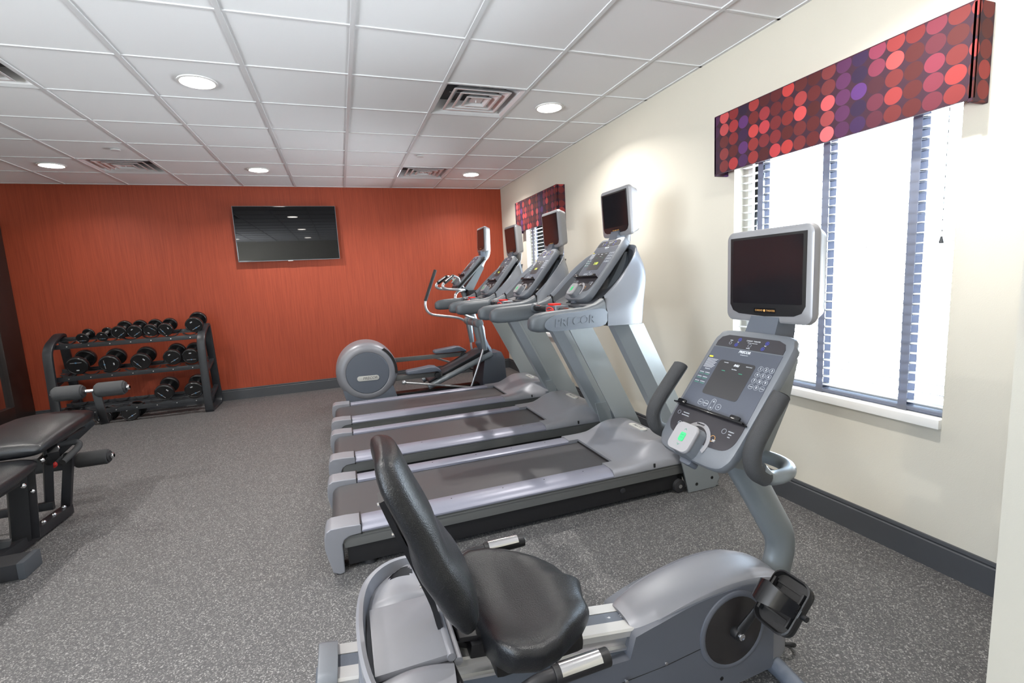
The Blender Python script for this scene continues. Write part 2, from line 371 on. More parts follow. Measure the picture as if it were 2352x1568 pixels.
# ceiling tiles
cells = set()
mb = MB(); zt = H+.006
x_lines = [XL]+[i*T for i in range(-4, 6)]+[XR]
y_lines = [YF]+[-j*T for j in range(14, -1, -1) if -j*T > YF]+[YB]
for i in range(len(x_lines)-1):
    for j in range(len(y_lines)-1):
        cx, cy = (x_lines[i]+x_lines[i+1])/2, (y_lines[j]+y_lines[j+1])/2
        if any(abs(cx-vx) < .3 and abs(cy-vy) < .3 for vx, vy in VENTS): continue
        x0, x1, y0, y1 = x_lines[i]+.003, x_lines[i+1]-.003, y_lines[j]+.003, y_lines[j+1]-.003
        holes = [l for l in LIGHTS if abs(cx-l[0]) < .3 and abs(cy-l[1]) < .3]
        if holes:   # a tile with a round cut-out
            lx, ly = holes[0]; t = bmesh.new(); N = 32; r = .098
            for zz in (zt,):
                ci = [t.verts.new((lx+r*math.cos(2*math.pi*k/N), ly+r*math.sin(2*math.pi*k/N), zz)) for k in range(N)]
                sq = []
                for k in range(N):
                    a = 2*math.pi*k/N; c, s_ = math.cos(a), math.sin(a); q = 1/max(abs(c), abs(s_))
                    px = lx+c*q*.3; py = ly+s_*q*.3
                    px = x1 if px > lx+.2999 else x0 if px < lx-.2999 else px
                    py = y1 if py > ly+.2999 else y0 if py < ly-.2999 else py
                    sq.append(t.verts.new((px, py, zz)))
                for k in range(N): t.faces.new((ci[k], sq[k], sq[(k+1) % N], ci[(k+1) % N]))
            mb._add(t)
        else: mb.box(x0, x1, y0, y1, zt, zt+.015)
mb.box(XL, XR, YF, YB, H+.30, H+.32)
struct(mb.build('ceiling', M['ceil'], smooth=False))
mb = MB()
for x in x_lines[1:-1]:
    mb.box(x-.012, x+.012, YF, YB, H-.001, H+.007); mb.box(x-.002, x+.002, YF, YB, H+.004, H+.03)
for y in y_lines[1:-1]: mb.box(XL, XR, y-.0085, y+.0085, H, H+.007)
for a in (XL+.011, XR-.011): mb.box(a-.011, a+.011, YF, YB, H, H+.007)
for a in (YB-.011, YF+.011): mb.box(XL, XR, a-.011, a+.011, H, H+.007)
struct(mb.build('trim_1', M['grid'], smooth=False))
# vents
def vent():
    t = thing('ceiling_vent', '', 'air vent')
    s = .292; mb = MB()
    for (z0, z1, q0, q1) in ((0, .012, s, s-.018), (.012, .09, s-.018, s-.06)):
        mb.loft([[(-q0, -q0, z0), (q0, -q0, z0), (q0, q0, z0), (-q0, q0, z0)], [(-q1, -q1, z1), (q1, -q1, z1), (q1, q1, z1), (-q1, q1, z1)]], cap=False)
    mb.build('housing', M['alu_vent'], t, smooth=False)
    MB().box(-.24, .24, -.24, .24, .09, .10).build('plenum', M['vent_dark'], t)
    for a, dz in ((.215, .006), (.155, .003), (.095, 0)):
        b = a-.014; c = a-.055; m2 = MB()
        sq = lambda q, z: [(-q, -q, z), (q, -q, z), (q, q, z), (-q, q, z)]
        m2.loft([sq(a, dz), sq(b, dz), sq(c, dz+.04), sq(c+.004, dz+.041), sq(a, dz+.003), sq(a, dz)], cap=False)
        m2.build('louvre', M['alu_vent'], t, smooth=False)
    m2 = MB(); m2.box(-.045, .045, -.045, .045, .012, .014); m2.cyl((0, 0, -.002), (0, 0, .08), .004, 8); m2.box(-.2, .2, -.004, .004, .06, .064); m2.box(-.004, .004, -.2, .2, .06, .064)
    m2.build('centre_plate', M['alu_vent'], t, smooth=False)
    return t
V0 = vent()
vl = ['square ceiling air vent beside the nearer window-side downlight', 'square ceiling air vent near the red wall, window side, above the elliptical',
      'square ceiling air vent near the red wall above the dumbbell rack', 'square ceiling air vent cut off by the left picture edge']
for i, (x, y) in enumerate(VENTS):
    o = V0 if i == 0 else copy_tree(V0)
    o.location = (x, y, H); tag(o, vl[i], 'air vent', 'ceiling air vents')
# downlights
def downlight():
    t = thing('ceiling_light', '', 'downlight')
    m = MB(); m.loft([[(r*math.cos(2*math.pi*k/40), r*math.sin(2*math.pi*k/40), z) for k in range(40)] for r, z in ((.112, .004), (.112, -.004), (.098, -.006), (.090, .002), (.090, .03), (.098, .03), (.1, .006))], cap=False)
    m.build('trim_ring', M['white'], t)
    m = MB(); m.lathe([(.101, .005), (.101, .09), (.001, .09), (.001, .088), (.098, .088), (.098, .005)], 32, cap=False); m.build('can', M['steel'], t)
    m = MB(); m.lathe([(.001, -.006), (.086, -.0045), (.089, .004), (.001, .005)], 32); m.build('lens', M['lamp_lens'], t)
    return t
M['lamp_lens'] = emis('lamp_lens', (1, .95, .88), 170)
L0 = downlight()
labels = {(-1.524, -2.743): 'recessed downlight above the weight bench, just left of the view', (-1.524, -5.182): 'recessed downlight left of the camera position', (-1.524, -7.62): 'recessed downlight in the rear left corner by the added fill window',
          (.305, -5.182): 'recessed downlight almost straight above the camera position', (.305, -7.62): 'recessed downlight at the rear of the middle row', (2.743, -5.182): 'recessed downlight over the recumbent bike, above the view',
          (.305, -2.743): 'round recessed downlight over the open floor, the largest one lit', (.305, -.305): 'round recessed downlight in front of the television wall, middle of the row',
          (2.743, -2.743): 'round recessed downlight right of the nearer ceiling vent, by the window wall', (2.743, -.305): 'round recessed downlight at the corner of red and cream walls',
          (-1.524, -.305): 'round recessed downlight over the dumbbell rack, left of its vent'}
for i, (x, y) in enumerate(LIGHTS):
    o = L0 if i == 0 else copy_tree(L0)
    o.location = (x, y, H)
    tag(o, labels.get((x, y), 'round recessed downlight in the ceiling behind the camera'), 'downlight', 'recessed downlights')
    ld = bpy.data.lights.new('downlight_lamp', 'AREA'); ld.shape = 'DISK'; ld.size = .05; ld.energy = LAMP_W; ld.spread = R(142); ld.color = (1, .965, .92)
    lo = bpy.data.objects.new('downlight_lamp', ld); COL.objects.link(lo); lo.location = (x, y, H-.008)
    lo.parent = o; lo.location = (0, 0, -.008)
# sprinkler / smoke detector discs
for (x, y, lab) in ((1.965, -1.134, 'small flat white ceiling disc near the window-side vent'), (-.752, -1.006, 'small flat white ceiling disc near the vent over the rack')):
    m = MB(); m.lathe([(.001, 0), (.035, -.001), (.04, -.006), (.036, -.012), (.001, -.014)], 24)
    o = m.build('sprinkler_cover', M['grid']); o.location = (x, y, H+.002); tag(o, lab, 'sprinkler cover')
# windows
for k, (y0, y1) in WIN.items():
    z0, z1 = WZ; fx = XR+.115
    f = MB()
    for (a, b, c, d) in ((y0, y0+.035, z0, z1), (y1-.035, y1, z0, z1), (y0, y1, z1-.04, z1), (y0, y1, z0, z0+.03)):
        f.box(fx, fx+.03, a, b, c, d)
    fr = struct(f.build('window_%d' % k, M['white'], smooth=False))
    g = MB(); g.box(fx+.012, fx+.016, y0+.04, y1-.04, z0+.04, z1-.04); g.build('pane', M['glass'], fr)
    s_ = MB(); s_.box(XR-.022, XR+.15, y0-.0, y1+.0, z0-.04, z0+.001, bev=.003); s_.build('sill', M['white'], fr)
# blinds
def blind(k, label):
    y0, y1 = WIN[k]; t = thing('venetian_blind', label, 'blind', (XR+.055, (y0+y1)/2, WZ[0]+.004)); W = y1-y0-.03
    h = WZ[1]-WZ[0]-.01
    MB().box(-.025, .025, -W/2, W/2, h-.045, h, bev=.002).build('head_rail', M['slat'], t)
    MB().box(-.026, .026, -W/2, W/2, .002, .018, bev=.004).build('bottom_rail', M['tape'], t)
    m = MB(); n = 28; z = .045
    while z < h-.06:
        m.loft([[(-.0245, -W/2, z-.004), (0, -W/2, z), (.0245, -W/2, z-.004), (.0245, -W/2, z-.0065), (0, -W/2, z-.003), (-.0245, -W/2, z-.0065)],
                [(-.0245, W/2, z-.004), (0, W/2, z), (.0245, W/2, z-.004), (.0245, W/2, z-.0065), (0, W/2, z-.003), (-.0245, W/2, z-.0065)]])
        z += .0455
    m.build('slats', M['slat'], t, smooth=False)
    for q in (-.36, .0, .36):
        m = MB()
        for xs in (-.0275, .0265): m.box(xs, xs+.001, q*W-.019, q*W+.019, .0, h-.04)
        z = .042
        while z < h-.06: m.box(-.027, .027, q*W-.017, q*W+.017, z-.0085, z-.0078); z += .0455
        m.box(-.030, .028, q*W-.02, q*W+.02, -.002, .022)
        m.build('ladder_tape', M['tape'], t, smooth=False)
    if k == 1:
        m = MB(); m.cyl((-.03, -W/2+.045, h-.06), (-.03, -W/2+.045, h-.63), .0012, 6); m.cyl((-.03, -W/2+.045, h-.66), (-.03, -W/2+.045, h-.63), .009, 10, r2=.004)
        m.build('pull_cord', M['base'], t)
    return t
blind(1, 'white slatted blind with dark cloth tapes in the large near window')
blind(2, 'slatted blind in the far window behind the treadmill consoles')
# valances
def valance(k, y0, y1, z0, z1, label):
    yc = (y0+y1)/2; D = .10; X0 = XR-D
    t = thing('window_valance', label, 'valance', (XR, yc, z0)); w2 = (y1-y0)/2; hh = z1-z0; m = MB()
    m.box(-D, -D+.016, -w2, w2, .0, hh, bev=.004, bseg=2)
    for s_ in (-1, 1): m.box(-D, -.001, min(s_*w2, s_*(w2-.018)), max(s_*w2, s_*(w2-.018)), -.010, hh, bev=.005, bseg=3)
    m.box(-D+.002, -.001, -w2+.004, w2-.004, hh-.016, hh-.002)
    m.build('cloth_cover', M['valance'], t)
    m = MB()
    for zz in (hh-.001,): m.tube([(-D+.002, -w2+.004, zz), (-D+.002, w2-.004, zz)], .003, 8)
    m.build('piping', mat('maroon_piping', (.05, .008, .02), .7), t)
valance(1, -5.22, -3.885, 1.985, 2.335, 'dotted red and purple box valance over the large near window')
valance(2, -1.545, -.225, 2.0, 2.385, 'dotted red box valance over the far window in the corner')
# mirror on the left wall next to the red wall
t = thing('wall_mirror', 'tall mirror in a wide dark wooden frame, beside the red wall', 'mirror', (XL, -.55, .02))
y0, y1, z0, z1 = -1.3, 1.17, .0, 2.3
m = MB(); fwid = .34
m.box(.002, .05, y1-fwid, y1, z0, z1, bev=.004); m.box(.002, .05, y0, y0+fwid, z0, z1, bev=.004)
m.box(.002, .05, y0+fwid, y1-fwid, z0, z0+.26, bev=.004); m.box(.002, .05, y0+fwid, y1-fwid, z1-.2, z1, bev=.004)
m.build('frame', M['darkwood'], t)
MB().box(.004, .012, y0+fwid, y1-fwid, z0+.26, z1-.2).build('mirror_glass', M['mirror'], t)
# picture on the projecting wall
t = thing('wall_picture', 'abstract canvas in pink, grey and purple at the right picture edge', 'picture', (JX, -5.765-.32, 1.215))
MB().box(-.03, -.001, -.32, .32, 0, .5, bev=.003).build('canvas', M['canvas'], t)
# outlet
t = thing('wall_outlet', 'white double electrical outlet low on the cream wall behind the treadmill', 'outlet', (XR, -2.72, .075))
MB().box(-.026, -.001, -.058, .058, -.038, .038, bev=.003).build('cover_plate', M['outlet'], t)
m = MB(); [m.prism(rrect(.03, .036, .01, cx=c, cy=0), -.029, -.026, 'x') for c in (-.024, .024)]; m.build('socket', M['white'], t)
m = MB()
for c in (-.024, .024):
    for d in (-.006, .006): m.box(-.0295, -.0288, c+d-.001, c+d+.001, -.004, .008)
m.build('socket_slots', M['black'], t)['kind']='stuff'
# television
t = thing('television', 'large black flat television hung on the red wall', 'television', (.46, YB, 1.78))
w2, hh = .612, .696; ym = -.078
tm = Matrix.Translation((0, ym, 0)) @ Matrix.Rotation(R(.4), 4, 'X')
MB().box(-w2, w2, .0, .035, 0, hh, Mx=tm, bev=.004).build('cabinet', M['gloss'], t)
m = MB(); m.box(-w2+.009, w2-.009, -.0015, .0, .016, hh-.009, Mx=tm); m.build('screen', M['screen'], t)
m = MB()
for (a, b, c, d) in ((-w2, -w2+.005, 0, hh), (w2-.005, w2, 0, hh), (-w2, w2, hh-.004, hh), (-w2, w2, 0, .007)): m.box(a, b, -.003, .004, c, d, Mx=tm)
m.build('bezel', M['grey'], t)
MB().box(-.03, .03, -.004, .006, -.008, .004, Mx=tm, bev=.002).build('logo_bar', M['chrome'], t)
MB().box(-.25, .25, -.052, -.001, .15, .55).build('mounting_bracket', M['black'], t)
# ================================================================ shared fitness-machine console and screen
def console(parent, B, Tp, y0, kind, W=.31):
    # slab whose face runs from B=(x,z) (bottom centre) to Tp=(x,z) (top centre), facing the user at -x
    v = Vector((Tp[0]-B[0], 0, Tp[1]-B[1])); L = v.length
    F = frame((0, -1, 0), v, (B[0], y0, B[1]))
    hw = W/2; k = L/.48
    body_th = .055 if kind != 'bike' else .042
    def out(ins=0.0, lo=0, hi=L):
        w0 = hw-ins
        P = [(-w0*.68, lo+ins), (0, lo+ins-.004), (w0*.68, lo+ins), (w0*.92, lo+.028*k), (w0, lo+.10*k), (w0, hi-.08), (w0*.94, hi-.025), (w0*.78, hi-ins), (0, hi-ins+.004),
             (-w0*.78, hi-ins), (-w0*.94, hi-.025), (-w0, hi-.08), (-w0, lo+.10*k), (-w0*.92, lo+.028*k)]
        return [(p.x, p.y) for p in cat([(a, b, 0) for a, b in P], 4, True)]
    m = MB(); secs = []
    for ins, n in ((.014, -body_th), (.003, -body_th+.010), (0, -.012), (.004, -.003), (.012, 0)):
        secs.append([(p[0], p[1], n) for p in out(ins)])
    m.loft(secs, Mx=F); body = m.build('console', M['grey'], parent)
    def piece(name, poly, a, b, mm, bev=0):
        q = MB(); q.prism(poly, a, b, 'z', F, bev=bev); return q.build(name, mm, body)
    top = L-.022; s1 = L-.068
    piece('tuner_panel', [(-hw*.84, s1), (hw*.84, s1), (hw*.84, L-.05), (hw*.78, L-.032), (hw*.62, top), (-hw*.62, top), (-hw*.78, L-.032), (-hw*.84, L-.05)], -.004, .0012, M['panel_dark'])
    piece('key_panel', [(-hw*.90, .165*k), (hw*.90, .165*k), (hw*.86, s1-.004), (-hw*.86, s1-.004)], -.004, .0010, M['panel_blue'])
    lowp = cat([(-hw*.90, .158*k, 0), (-hw*.90, .125*k, 0), (-hw*.86, .09*k, 0), (-hw*.7, .065*k, 0), (-hw*.3, .058*k, 0), (hw*.3, .058*k, 0), (hw*.7, .065*k, 0), (hw*.86, .09*k, 0), (hw*.90, .125*k, 0), (hw*.90, .158*k, 0)], 4)
    piece('lower_panel', [(p.x, p.y) for p in lowp], -.004, .0010, M['panel_dark'])
    lc = (-.005, .292*k)
    piece('display', rrect(.150, .135*k, .01, 3, *lc), -.001, .0016, M['lcd'])
    # book ledge
    m = MB(); m.prism([(-hw*.95, 0), (hw*.95, 0), (hw*.9, .007), (hw*.7, .009), (-hw*.7, .009), (-hw*.9, .007)], -.002, .002, 'z', F @ Matrix.Translation((0, .162*k, .012)) @ Matrix.Rotation(R(70), 4, 'X'))
    m.box(-hw*.93, hw*.93, .158*k, .163*k, 0, .024, Mx=F, bev=.0015)
    for u in (-hw*.72, hw*.72): m.prism(rrect(.038, .013, .005, 3, u, .170*k), .018, .024, 'z', F, bev=.001)
    m.build('book_ledge', M['gloss'], body)
    # printed rings, keys and lettering
    rg = MB(); tx = MB(); z1 = .0018
    def rng(u, vv, r, g=rg, wd=.0011, ry=None): g.ring(r, wd, .0008, z1, 20, F @ Matrix.Translation((u, vv, 0)), ry)
    for i, c in enumerate('1 2 3 4 5 6 7 8 9 CLEAR 0 ENTER'.split()):
        u = .090+(i % 3)*.0205; vv = .352*k-(i//3)*.0215*k
        rng(u, vv, .0088); tx.text(c, .012 if len(c) == 1 else .0038, F, x=u, y=vv, ext=.0009)
    for u, c in ((-.062, 'BACK'), (-.038, 'OPTIONS'), (.018, 'OK')):
        rng(u, .192*k, .0105); tx.text(c, .0042, F, x=u, y=.192*k, ext=.0009)
    ov = rrect(.019, .043*k, .0095, 5); L0_ = [(p[0]-.010, p[1]+.194*k, z1) for p in ov]; L1_ = [(p[0]*.86-.010, p[1]*.94+.194*k, z1) for p in ov]
    rg.loft([L0_, L1_], cap=False, Mx=F)
    for s_ in (1, -1): rg.prism([(-.010-.004, .194*k+s_*.009), (-.010+.004, .194*k+s_*.009), (-.010, .194*k+s_*.016)], .0008, z1, 'z', F)
    tx.text('PRECOR', .0125, F, x=0, y=s1-.012, ext=.0009, bold=.0004, shear=.15)
    tx.text('www.precor.com', .0045, F, x=.004, y=s1-.022, ext=.0009)
    if kind == 'bike': tx.text('846i', .012, F, x=-.002, y=.346*k, ext=.0012, bold=.0003, shear=.25)
    elif kind == 'tread': tx.text('956i', .010, F, x=-.002, y=.346*k, ext=.0012, shear=.25)
    tx.text('CALORIES', .0042, F, x=-.048, y=.351*k, ext=.0012); tx.text('HEART RATE', .0042, F, x=.048, y=.349*k, ext=.0012)
    tx.text('SmartRate', .005, F, x=-.002, y=.331*k, ext=.0012)
    tx.text('PROGRAMS', .0045, F, x=-.112, y=.315*k, ext=.0009)
    for r_ in range(3):
        for c_, wd in ((-.128, 'MANUAL'), (-.102, 'INTERVAL')):
            tx.text(wd, .0048, F, x=c_, y=(.300-.018*r_)*k, ext=.0009); 
    tx.text('PAUSE\nRESET', .0042, F, x=-.098 if kind != 'bike' else .068, y=.083*k, ext=.0012)
    tx.text('SCAN', .0042, F, x=-.098, y=.098*k, ext=.0012)
    for i, c in enumerate(('INTENSITY', 'SPEED', 'RPM')): tx.text(c, .0045, F, x=.112, y=(.128-.009*i)*k, ext=.0012)
    for i, c in enumerate(('TIME ELAPSED', 'TIME REMAINING')): tx.text(c, .0045, F, x=-.092, y=(.138-.009*i)*k, ext=.0012)
    for u, vv, r in ((-.125, .134*k, .007), (-.098, .098*k, .0075), (.086, .124*k, .0085)): rng(u, vv, r)
    for i in range(9): tx.box(-.137, -.088-.004*(i % 3), (.356-.0042*i)*k-.0006, (.356-.0042*i)*k+.0006, .0005, .0014, Mx=F)
    # tuner panel keys
    tx.text('CARDIO  THEATER', .0065, F, x=.01, y=L-.036, ext=.0009); tx.text('PERSONAL VIEWING SYSTEM', .003, F, x=.01, y=L-.0435, ext=.0009)
    tx.text('POWER', .0042, F, x=.004, y=L-.064, ext=.0012); tx.text('MUTE', .0042, F, x=-.078, y=L-.042, ext=.0012); tx.text('CH', .0042, F, x=-.048, y=L-.046, ext=.0012); tx.text('VOL', .0042, F, x=.062, y=L-.047, ext=.0012)
    rng(-.078, L-.052, .0055); rng(.004, L-.053, .0065)
    rg.build('key_outlines', M['ink2'], body); tx.build('lettering', M['ink'], body, smooth=False)
    q = MB()
    for u, vv in ((-.046, L-.036), (-.050, L-.056), (.064, L-.037), (.058, L-.058)):
        rng(u, vv, .0065, q, .0014); q.prism([(u-.003, vv-.002), (u+.003, vv-.002), (u, vv+.003)], .0008, z1, 'z', F)
    q.build('channel_keys', M['blueink'], body)
    q = MB(); rng(.060, .089*k, .0105, q, .0014); q.build('pause_key', M['amber'], body)
    q = MB(); q.prism(rrect(.018, .006, .003, 3, -.126, .365*k), .0008, z1, 'z', F); q.build('warning_badge', M['yellow'], body)
    q = MB()
    for r_ in range(3):
        for c_ in (-.128, -.102): q.box(c_-.010, c_+.010, (.2935-.018*r_)*k, (.295-.018*r_)*k, .0005, .0014, Mx=F)
    for c_ in (-.042, .03): q.box(c_-.007, c_+.007, .319*k, .321*k, .0005, .0024, Mx=F)
    q.build('green_marks', M['tealink'], body)
    # adjustment pad with its light surround
    pc = (-.012, .050*k) if kind == 'bike' else (-.01, .052*k)
    PS = .094 if kind == 'bike' else .082
    sur = MB(); arcs = []
    for a0 in range(0, 19):
        a = R(-25+a0*205/18); arcs.append(a)
    L1 = [(pc[0]+.008+.064*math.cos(a), pc[1]+.01+.064*math.sin(a)) for a in arcs]; L2 = [(pc[0]+.008+.050*math.cos(a), pc[1]+.01+.050*math.sin(a)) for a in arcs]
    sur.prism(L1+L2[::-1], .0005, .003, 'z', F, bev=0); s_o = sur.build('pad_surround', M['lightgrey'], body)
    ped = MB(); ped.loft([[(pc[0]+p[0]*q1, pc[1]-dz*.0+p[1]*q1, z) for p in rrect(PS, PS, .022, 6)] for q1, z, dz in ((1.08, -.004, 0), (1.02, .015, 0), (.96, .030, 0))], Mx=F); ped.build('pad_base', M['grey'], body)
    pad = MB(); pad.loft([[(pc[0]+p[0]*q1, pc[1]+p[1]*q1, z) for p in rrect(PS, PS, .022, 6)] for q1, z in ((.98, .028), (1.03, .032), (1.03, .037), (.98, .041))], Mx=F); pd = pad.build('speed_pad' if kind == 'tread' else 'resistance_pad', M['lightgrey'], body)
    g = MB(); g.prism(rrect(.023, .030, .005, 3, *pc), .040, .0422, 'z', F); g.build('green_key', M['green'], pd)
    g = MB()
    for s_ in (1, -1): g.tube([(pc[0]-.005, pc[1]+s_*.024, .0415), (pc[0], pc[1]+s_*.029, .0415), (pc[0]+.005, pc[1]+s_*.024, .0415)], .0006, 6, Mx=F)
    g.text('QUICK', .0055, F @ Matrix.Translation((0, 0, .042)), x=pc[0], y=pc[1]+.006, ext=.0003); g.text('START', .0055, F @ Matrix.Translation((0, 0, .042)), x=pc[0], y=pc[1]-.003, ext=.0003)
    g.build('pad_marks', M['tealink'], pd, smooth=False)
    tx2 = MB(); tx2.text('RESISTANCE' if kind != 'tread' else 'SPEED', .006, F @ Matrix.Translation((pc[0]+.004, pc[1]+.067, .0032)), ext=.0006); tx2.build('pad_lettering', M['panel_dark'], body, smooth=False)
    g = MB(); g.prism(rrect(.05, .022, .009, 4, -.01, -.008), -.050, -.016, 'z', F, bev=.003); g.build('headphone_socket', M['slate'], body)
    return F, L
def screen_unit(parent, x, y0, z0, w=.335, h=.30, tilt=0, neck=None, d=.085, name='screen_housing'):
    # screen facing the user at -x; (x, y0, z0) = bottom centre of its face
    F = frame((0, -1, 0), (math.sin(R(tilt)), 0, math.cos(R(tilt))), (x, y0, z0))
    def sec(ins, n, r=.028): return [(p[0], p[1], n) for p in rrect(w-2*ins, h-2*ins, r, 6, 0, h/2)]
    m = MB(); m.loft([sec(.05, -d, .02), sec(.02, -d+.008), sec(.010, -d*.55), sec(.0015, -.028), sec(0, -.02), sec(.002, -.004), sec(.008, 0)], Mx=F)
    b = m.build(name, M['silver3'], parent)
    m = MB(); pts = rrect(w-.042, h-.048, .012, 4, 0, h/2+.004)
    pts = [(p[0], p[1]) for p in cat([(-(w/2-.021), h-.022, 0), (w/2-.021, h-.022, 0), (w/2-.021, h*.5, 0), (w/2-.021, .058, 0), (w/2-.034, .036, 0), (w/2-.06, .026, 0), (0, .021, 0), (-(w/2-.06), .026, 0), (-(w/2-.034), .036, 0), (-(w/2-.021), .058, 0), (-(w/2-.021), h*.5, 0)], 1, True)]
    m.prism(pts, -.004, .0015, 'z', F, bev=.0008); m.build('screen_bezel', M['gloss2'], b)
    m = MB(); m.prism(rrect(w-.066, h-.092, .004, 2, 0, h/2+.016), .0012, .002, 'z', F); m.build('screen', M['screen2'], b)
    m = MB(); m.prism(rrect(.085, .016, .003, 2, 0, .040), .001, .0025, 'z', F); m.build('badge', M['gloss'], b)
    m = MB(); m.text('CARDIO', .008, F @ Matrix.Translation((0, 0, .0024)), x=-.022, y=.040, ext=.0002); m.text('THEATER', .008, F @ Matrix.Translation((0, 0, .0024)), x=.024, y=.040, ext=.0002)
    m.prism(circ(.004, 12, 0, .040), .002, .003, 'z', F); m.build('badge_lettering', M['amber'], b, smooth=False)
    return F, b
M['silver3'] = mat('screen_housing_silver', srgb(140, 140, 143), .38, metal=.25)
M['gloss2'] = mat('bezel_black', srgb(30, 30, 32), .25)
M['bike_side'] = mat('bike_side_grey', srgb(80, 83, 91), .5, bump=.2, bscale=700)
M['disc_black'] = mat('disc_black', srgb(32, 29, 29), .45)
M['slate_b'] = mat('drum_slate', srgb(86, 92, 102), .42, metal=.1, bump=.2, bscale=500)
M['slate_n'] = mat('housing_slate', srgb(58, 62, 70), .5)
M['chrome_d'] = mat('satin_tube', srgb(185, 186, 188), .28, metal=.75)
M['rubber2'] = mat('end_cap_rubber', (.045, .05, .058), .6)
M['silver_mid'] = mat('column_silver', srgb(120, 126, 130), .34, metal=.3, bump=.1, bscale=600)
# ================================================================ TREADMILL (origin: floor under the rear centre, forward = +x)
def arm_sections(sgn):
    S = []
    for X, zb, zt, dy in ((.062, 1.125, 1.145, .30), (.064, 1.108, 1.165, .62), (.075, 1.095, 1.183, .85), (.105, 1.085, 1.201, .97), (.16, 1.082, 1.209, 1), (.24, 1.084, 1.212, 1), (.38, 1.093, 1.218, 1), (.44, 1.098, 1.236, 1), (.485, 1.102, 1.262, 1)):
        yc = sgn*.382; hw = .048*dy; zc = (zb+zt)/2+(.006 if X < .4 else 0); hh = (zt-zb)/2*(.87 if X < .4 else .94); q = []
        for k in range(24):
            a = 2*math.pi*k/24; c, s_ = math.cos(a), math.sin(a); e = .62
            q.append((X+1.0-.0, yc+hw*math.copysign(abs(c)**e, c), zc+hh*math.copysign(abs(s_)**e, s_)))
        S.append(q)
    return S
def make_treadmill():
    t = thing('treadmill', '', 'treadmill', (.85, 0, 0))
    # lower frame
    m = MB(); m.box(.10, 1.98, -.40, .40, .03, .17, bev=.006); m.box(1.9, 2.02, -.395, .395, .03, .12, bev=.01); m.build('base_frame', M['black'], t)
    for s_ in (-1, 1):
        m = MB(); m.box(.09, 2.02, min(s_*.395, s_*.414), max(s_*.395, s_*.414), .135, .222, bev=.004)
        m.box(.09, 2.02, min(s_*.405, s_*.418), max(s_*.405, s_*.418), .19, .2)
        m.build('side_extrusion', M['olive'], t)
        m = MB()
        prof = [(s_*.268, .205), (s_*.268, .246), (s_*.285, .254), (s_*.355, .256), (s_*.408, .242), (s_*.424, .222), (s_*.424, .212), (s_*.40, .205)]
        m.prism(prof, .172, 1.535, 'x', bev=.003, ang=50); rail = m.build('side_rail', M['silver2'], t)
        m = MB()
        for X in (.33, .62, .90, 1.14, 1.38): m.cyl((X, s_*.33, .2545), (X, s_*.33, .2568), .0035, 8)
        m.build('rail_screws', M['black'], rail)['kind'] = 'stuff'
        # rear end cap
        m = MB()
        side = [(.014, .10), (.004, .16), (.006, .215), (.016, .25), (.036, .263), (.10, .264), (.170, .258), (.170, .208), (.115, .203), (.092, .188), (.082, .165), (.080, .006), (.058, .001), (.030, .018)]
        m.prism(side, s_*.272, s_*.428, 'y', bev=.009, bseg=3, ang=25); cap = m.build('end_cap', M['silver'], t)
        m = MB()
        for z in (.10, .085, .07): m.cyl((.012, s_*.35, z), (.03, s_*.35, z), .005, 8)
        m.build('cap_vents', M['black'], cap)['kind'] = 'stuff'
        m = MB(); m.box(.175, 1.60, min(s_*.251, s_*.2685), max(s_*.251, s_*.2685), .20, .231); m.build('belt_slot', M['black'], rail)
        m = MB(); m.box(.167, .173, min(s_*.27, s_*.422), max(s_*.27, s_*.422), .2, .262); m.build('rail_joint', M['black'], rail)
    # belt
    m = MB(); o = []
    for k in range(13): a = R(90+15*k); o.append((.085+.052*math.cos(a), .182+.052*math.sin(a)))
    o += [(1.75, .13), (1.75, .234)]
    m.prism(o, -.250, .250, 'y'); m.build('running_belt', M['belt'], t)
    # motor hood
    def hz(u, v):
        X = 1.535+u*.53; y = -.424+.848*v; a = abs(y)
        r = max(0, min(1, (X-1.60)/.26)); r = r*r*(3-2*r)
        edge = max(0, min(1, (.424-a)/.13)); edge = edge*edge*(3-2*edge)
        side = .226+.032*min(1, (.424-a)/.02)
        z = side+(.105*r)*edge*(1-.25*max(0, (X-1.95)/.12))+.012*r*(1 if a < .3 else 0)*0
        if X > 2.0: z -= (X-2.0)*.4
        return (X+.0*a, y, z)
    m = MB(); m.grid(hz, 40, 48, keep=lambda u, v: not (1.535+u*.53 < 1.605 and abs(-.424+.848*v) < .266))
    hood_bm = m.bm; hood_bm.normal_update()
    ret = bmesh.ops.extrude_edge_only(hood_bm, edges=[e for e in hood_bm.edges if len(e.link_faces) == 1])
    for g in ret['geom']:
        if isinstance(g, bmesh.types.BMVert):
            g.co.z = .212 if not (1.59 < g.co.x < 1.62 and abs(g.co.y) < .3) else .238
    bmesh.ops.recalc_face_normals(hood_bm, faces=hood_bm.faces)
    hood = m.build('motor_hood', M['silver'], t, sharp=50)
    m = MB(); m.box(1.596, 1.606, -.262, .262, .230, .2445); m.build('belt_gap', M['black'], hood)
    Fh = frame((0, -1, 0), (1, 0, .0), (1.93, .0, .3705))
    m = MB(); m.prism(rrect(.20, .045, .020, 5), -.012, .002, 'z', Fh, bev=.001); em = m.build('emblem', M['emblem'], hood)
    m = MB(); m.text('PRECOR', .03, Fh @ Matrix.Translation((0, 0, .002)), ext=.0004, shear=.2); m.build('emblem_lettering', M['grey'], em, smooth=False)
    for s_ in (-1, 1):
        m = MB(); m.box(1.80, 1.812, min(s_*.42, s_*.4265), max(s_*.42, s_*.4265), .222, .25, bev=.003); m.build('hood_slot', M['black'], hood)
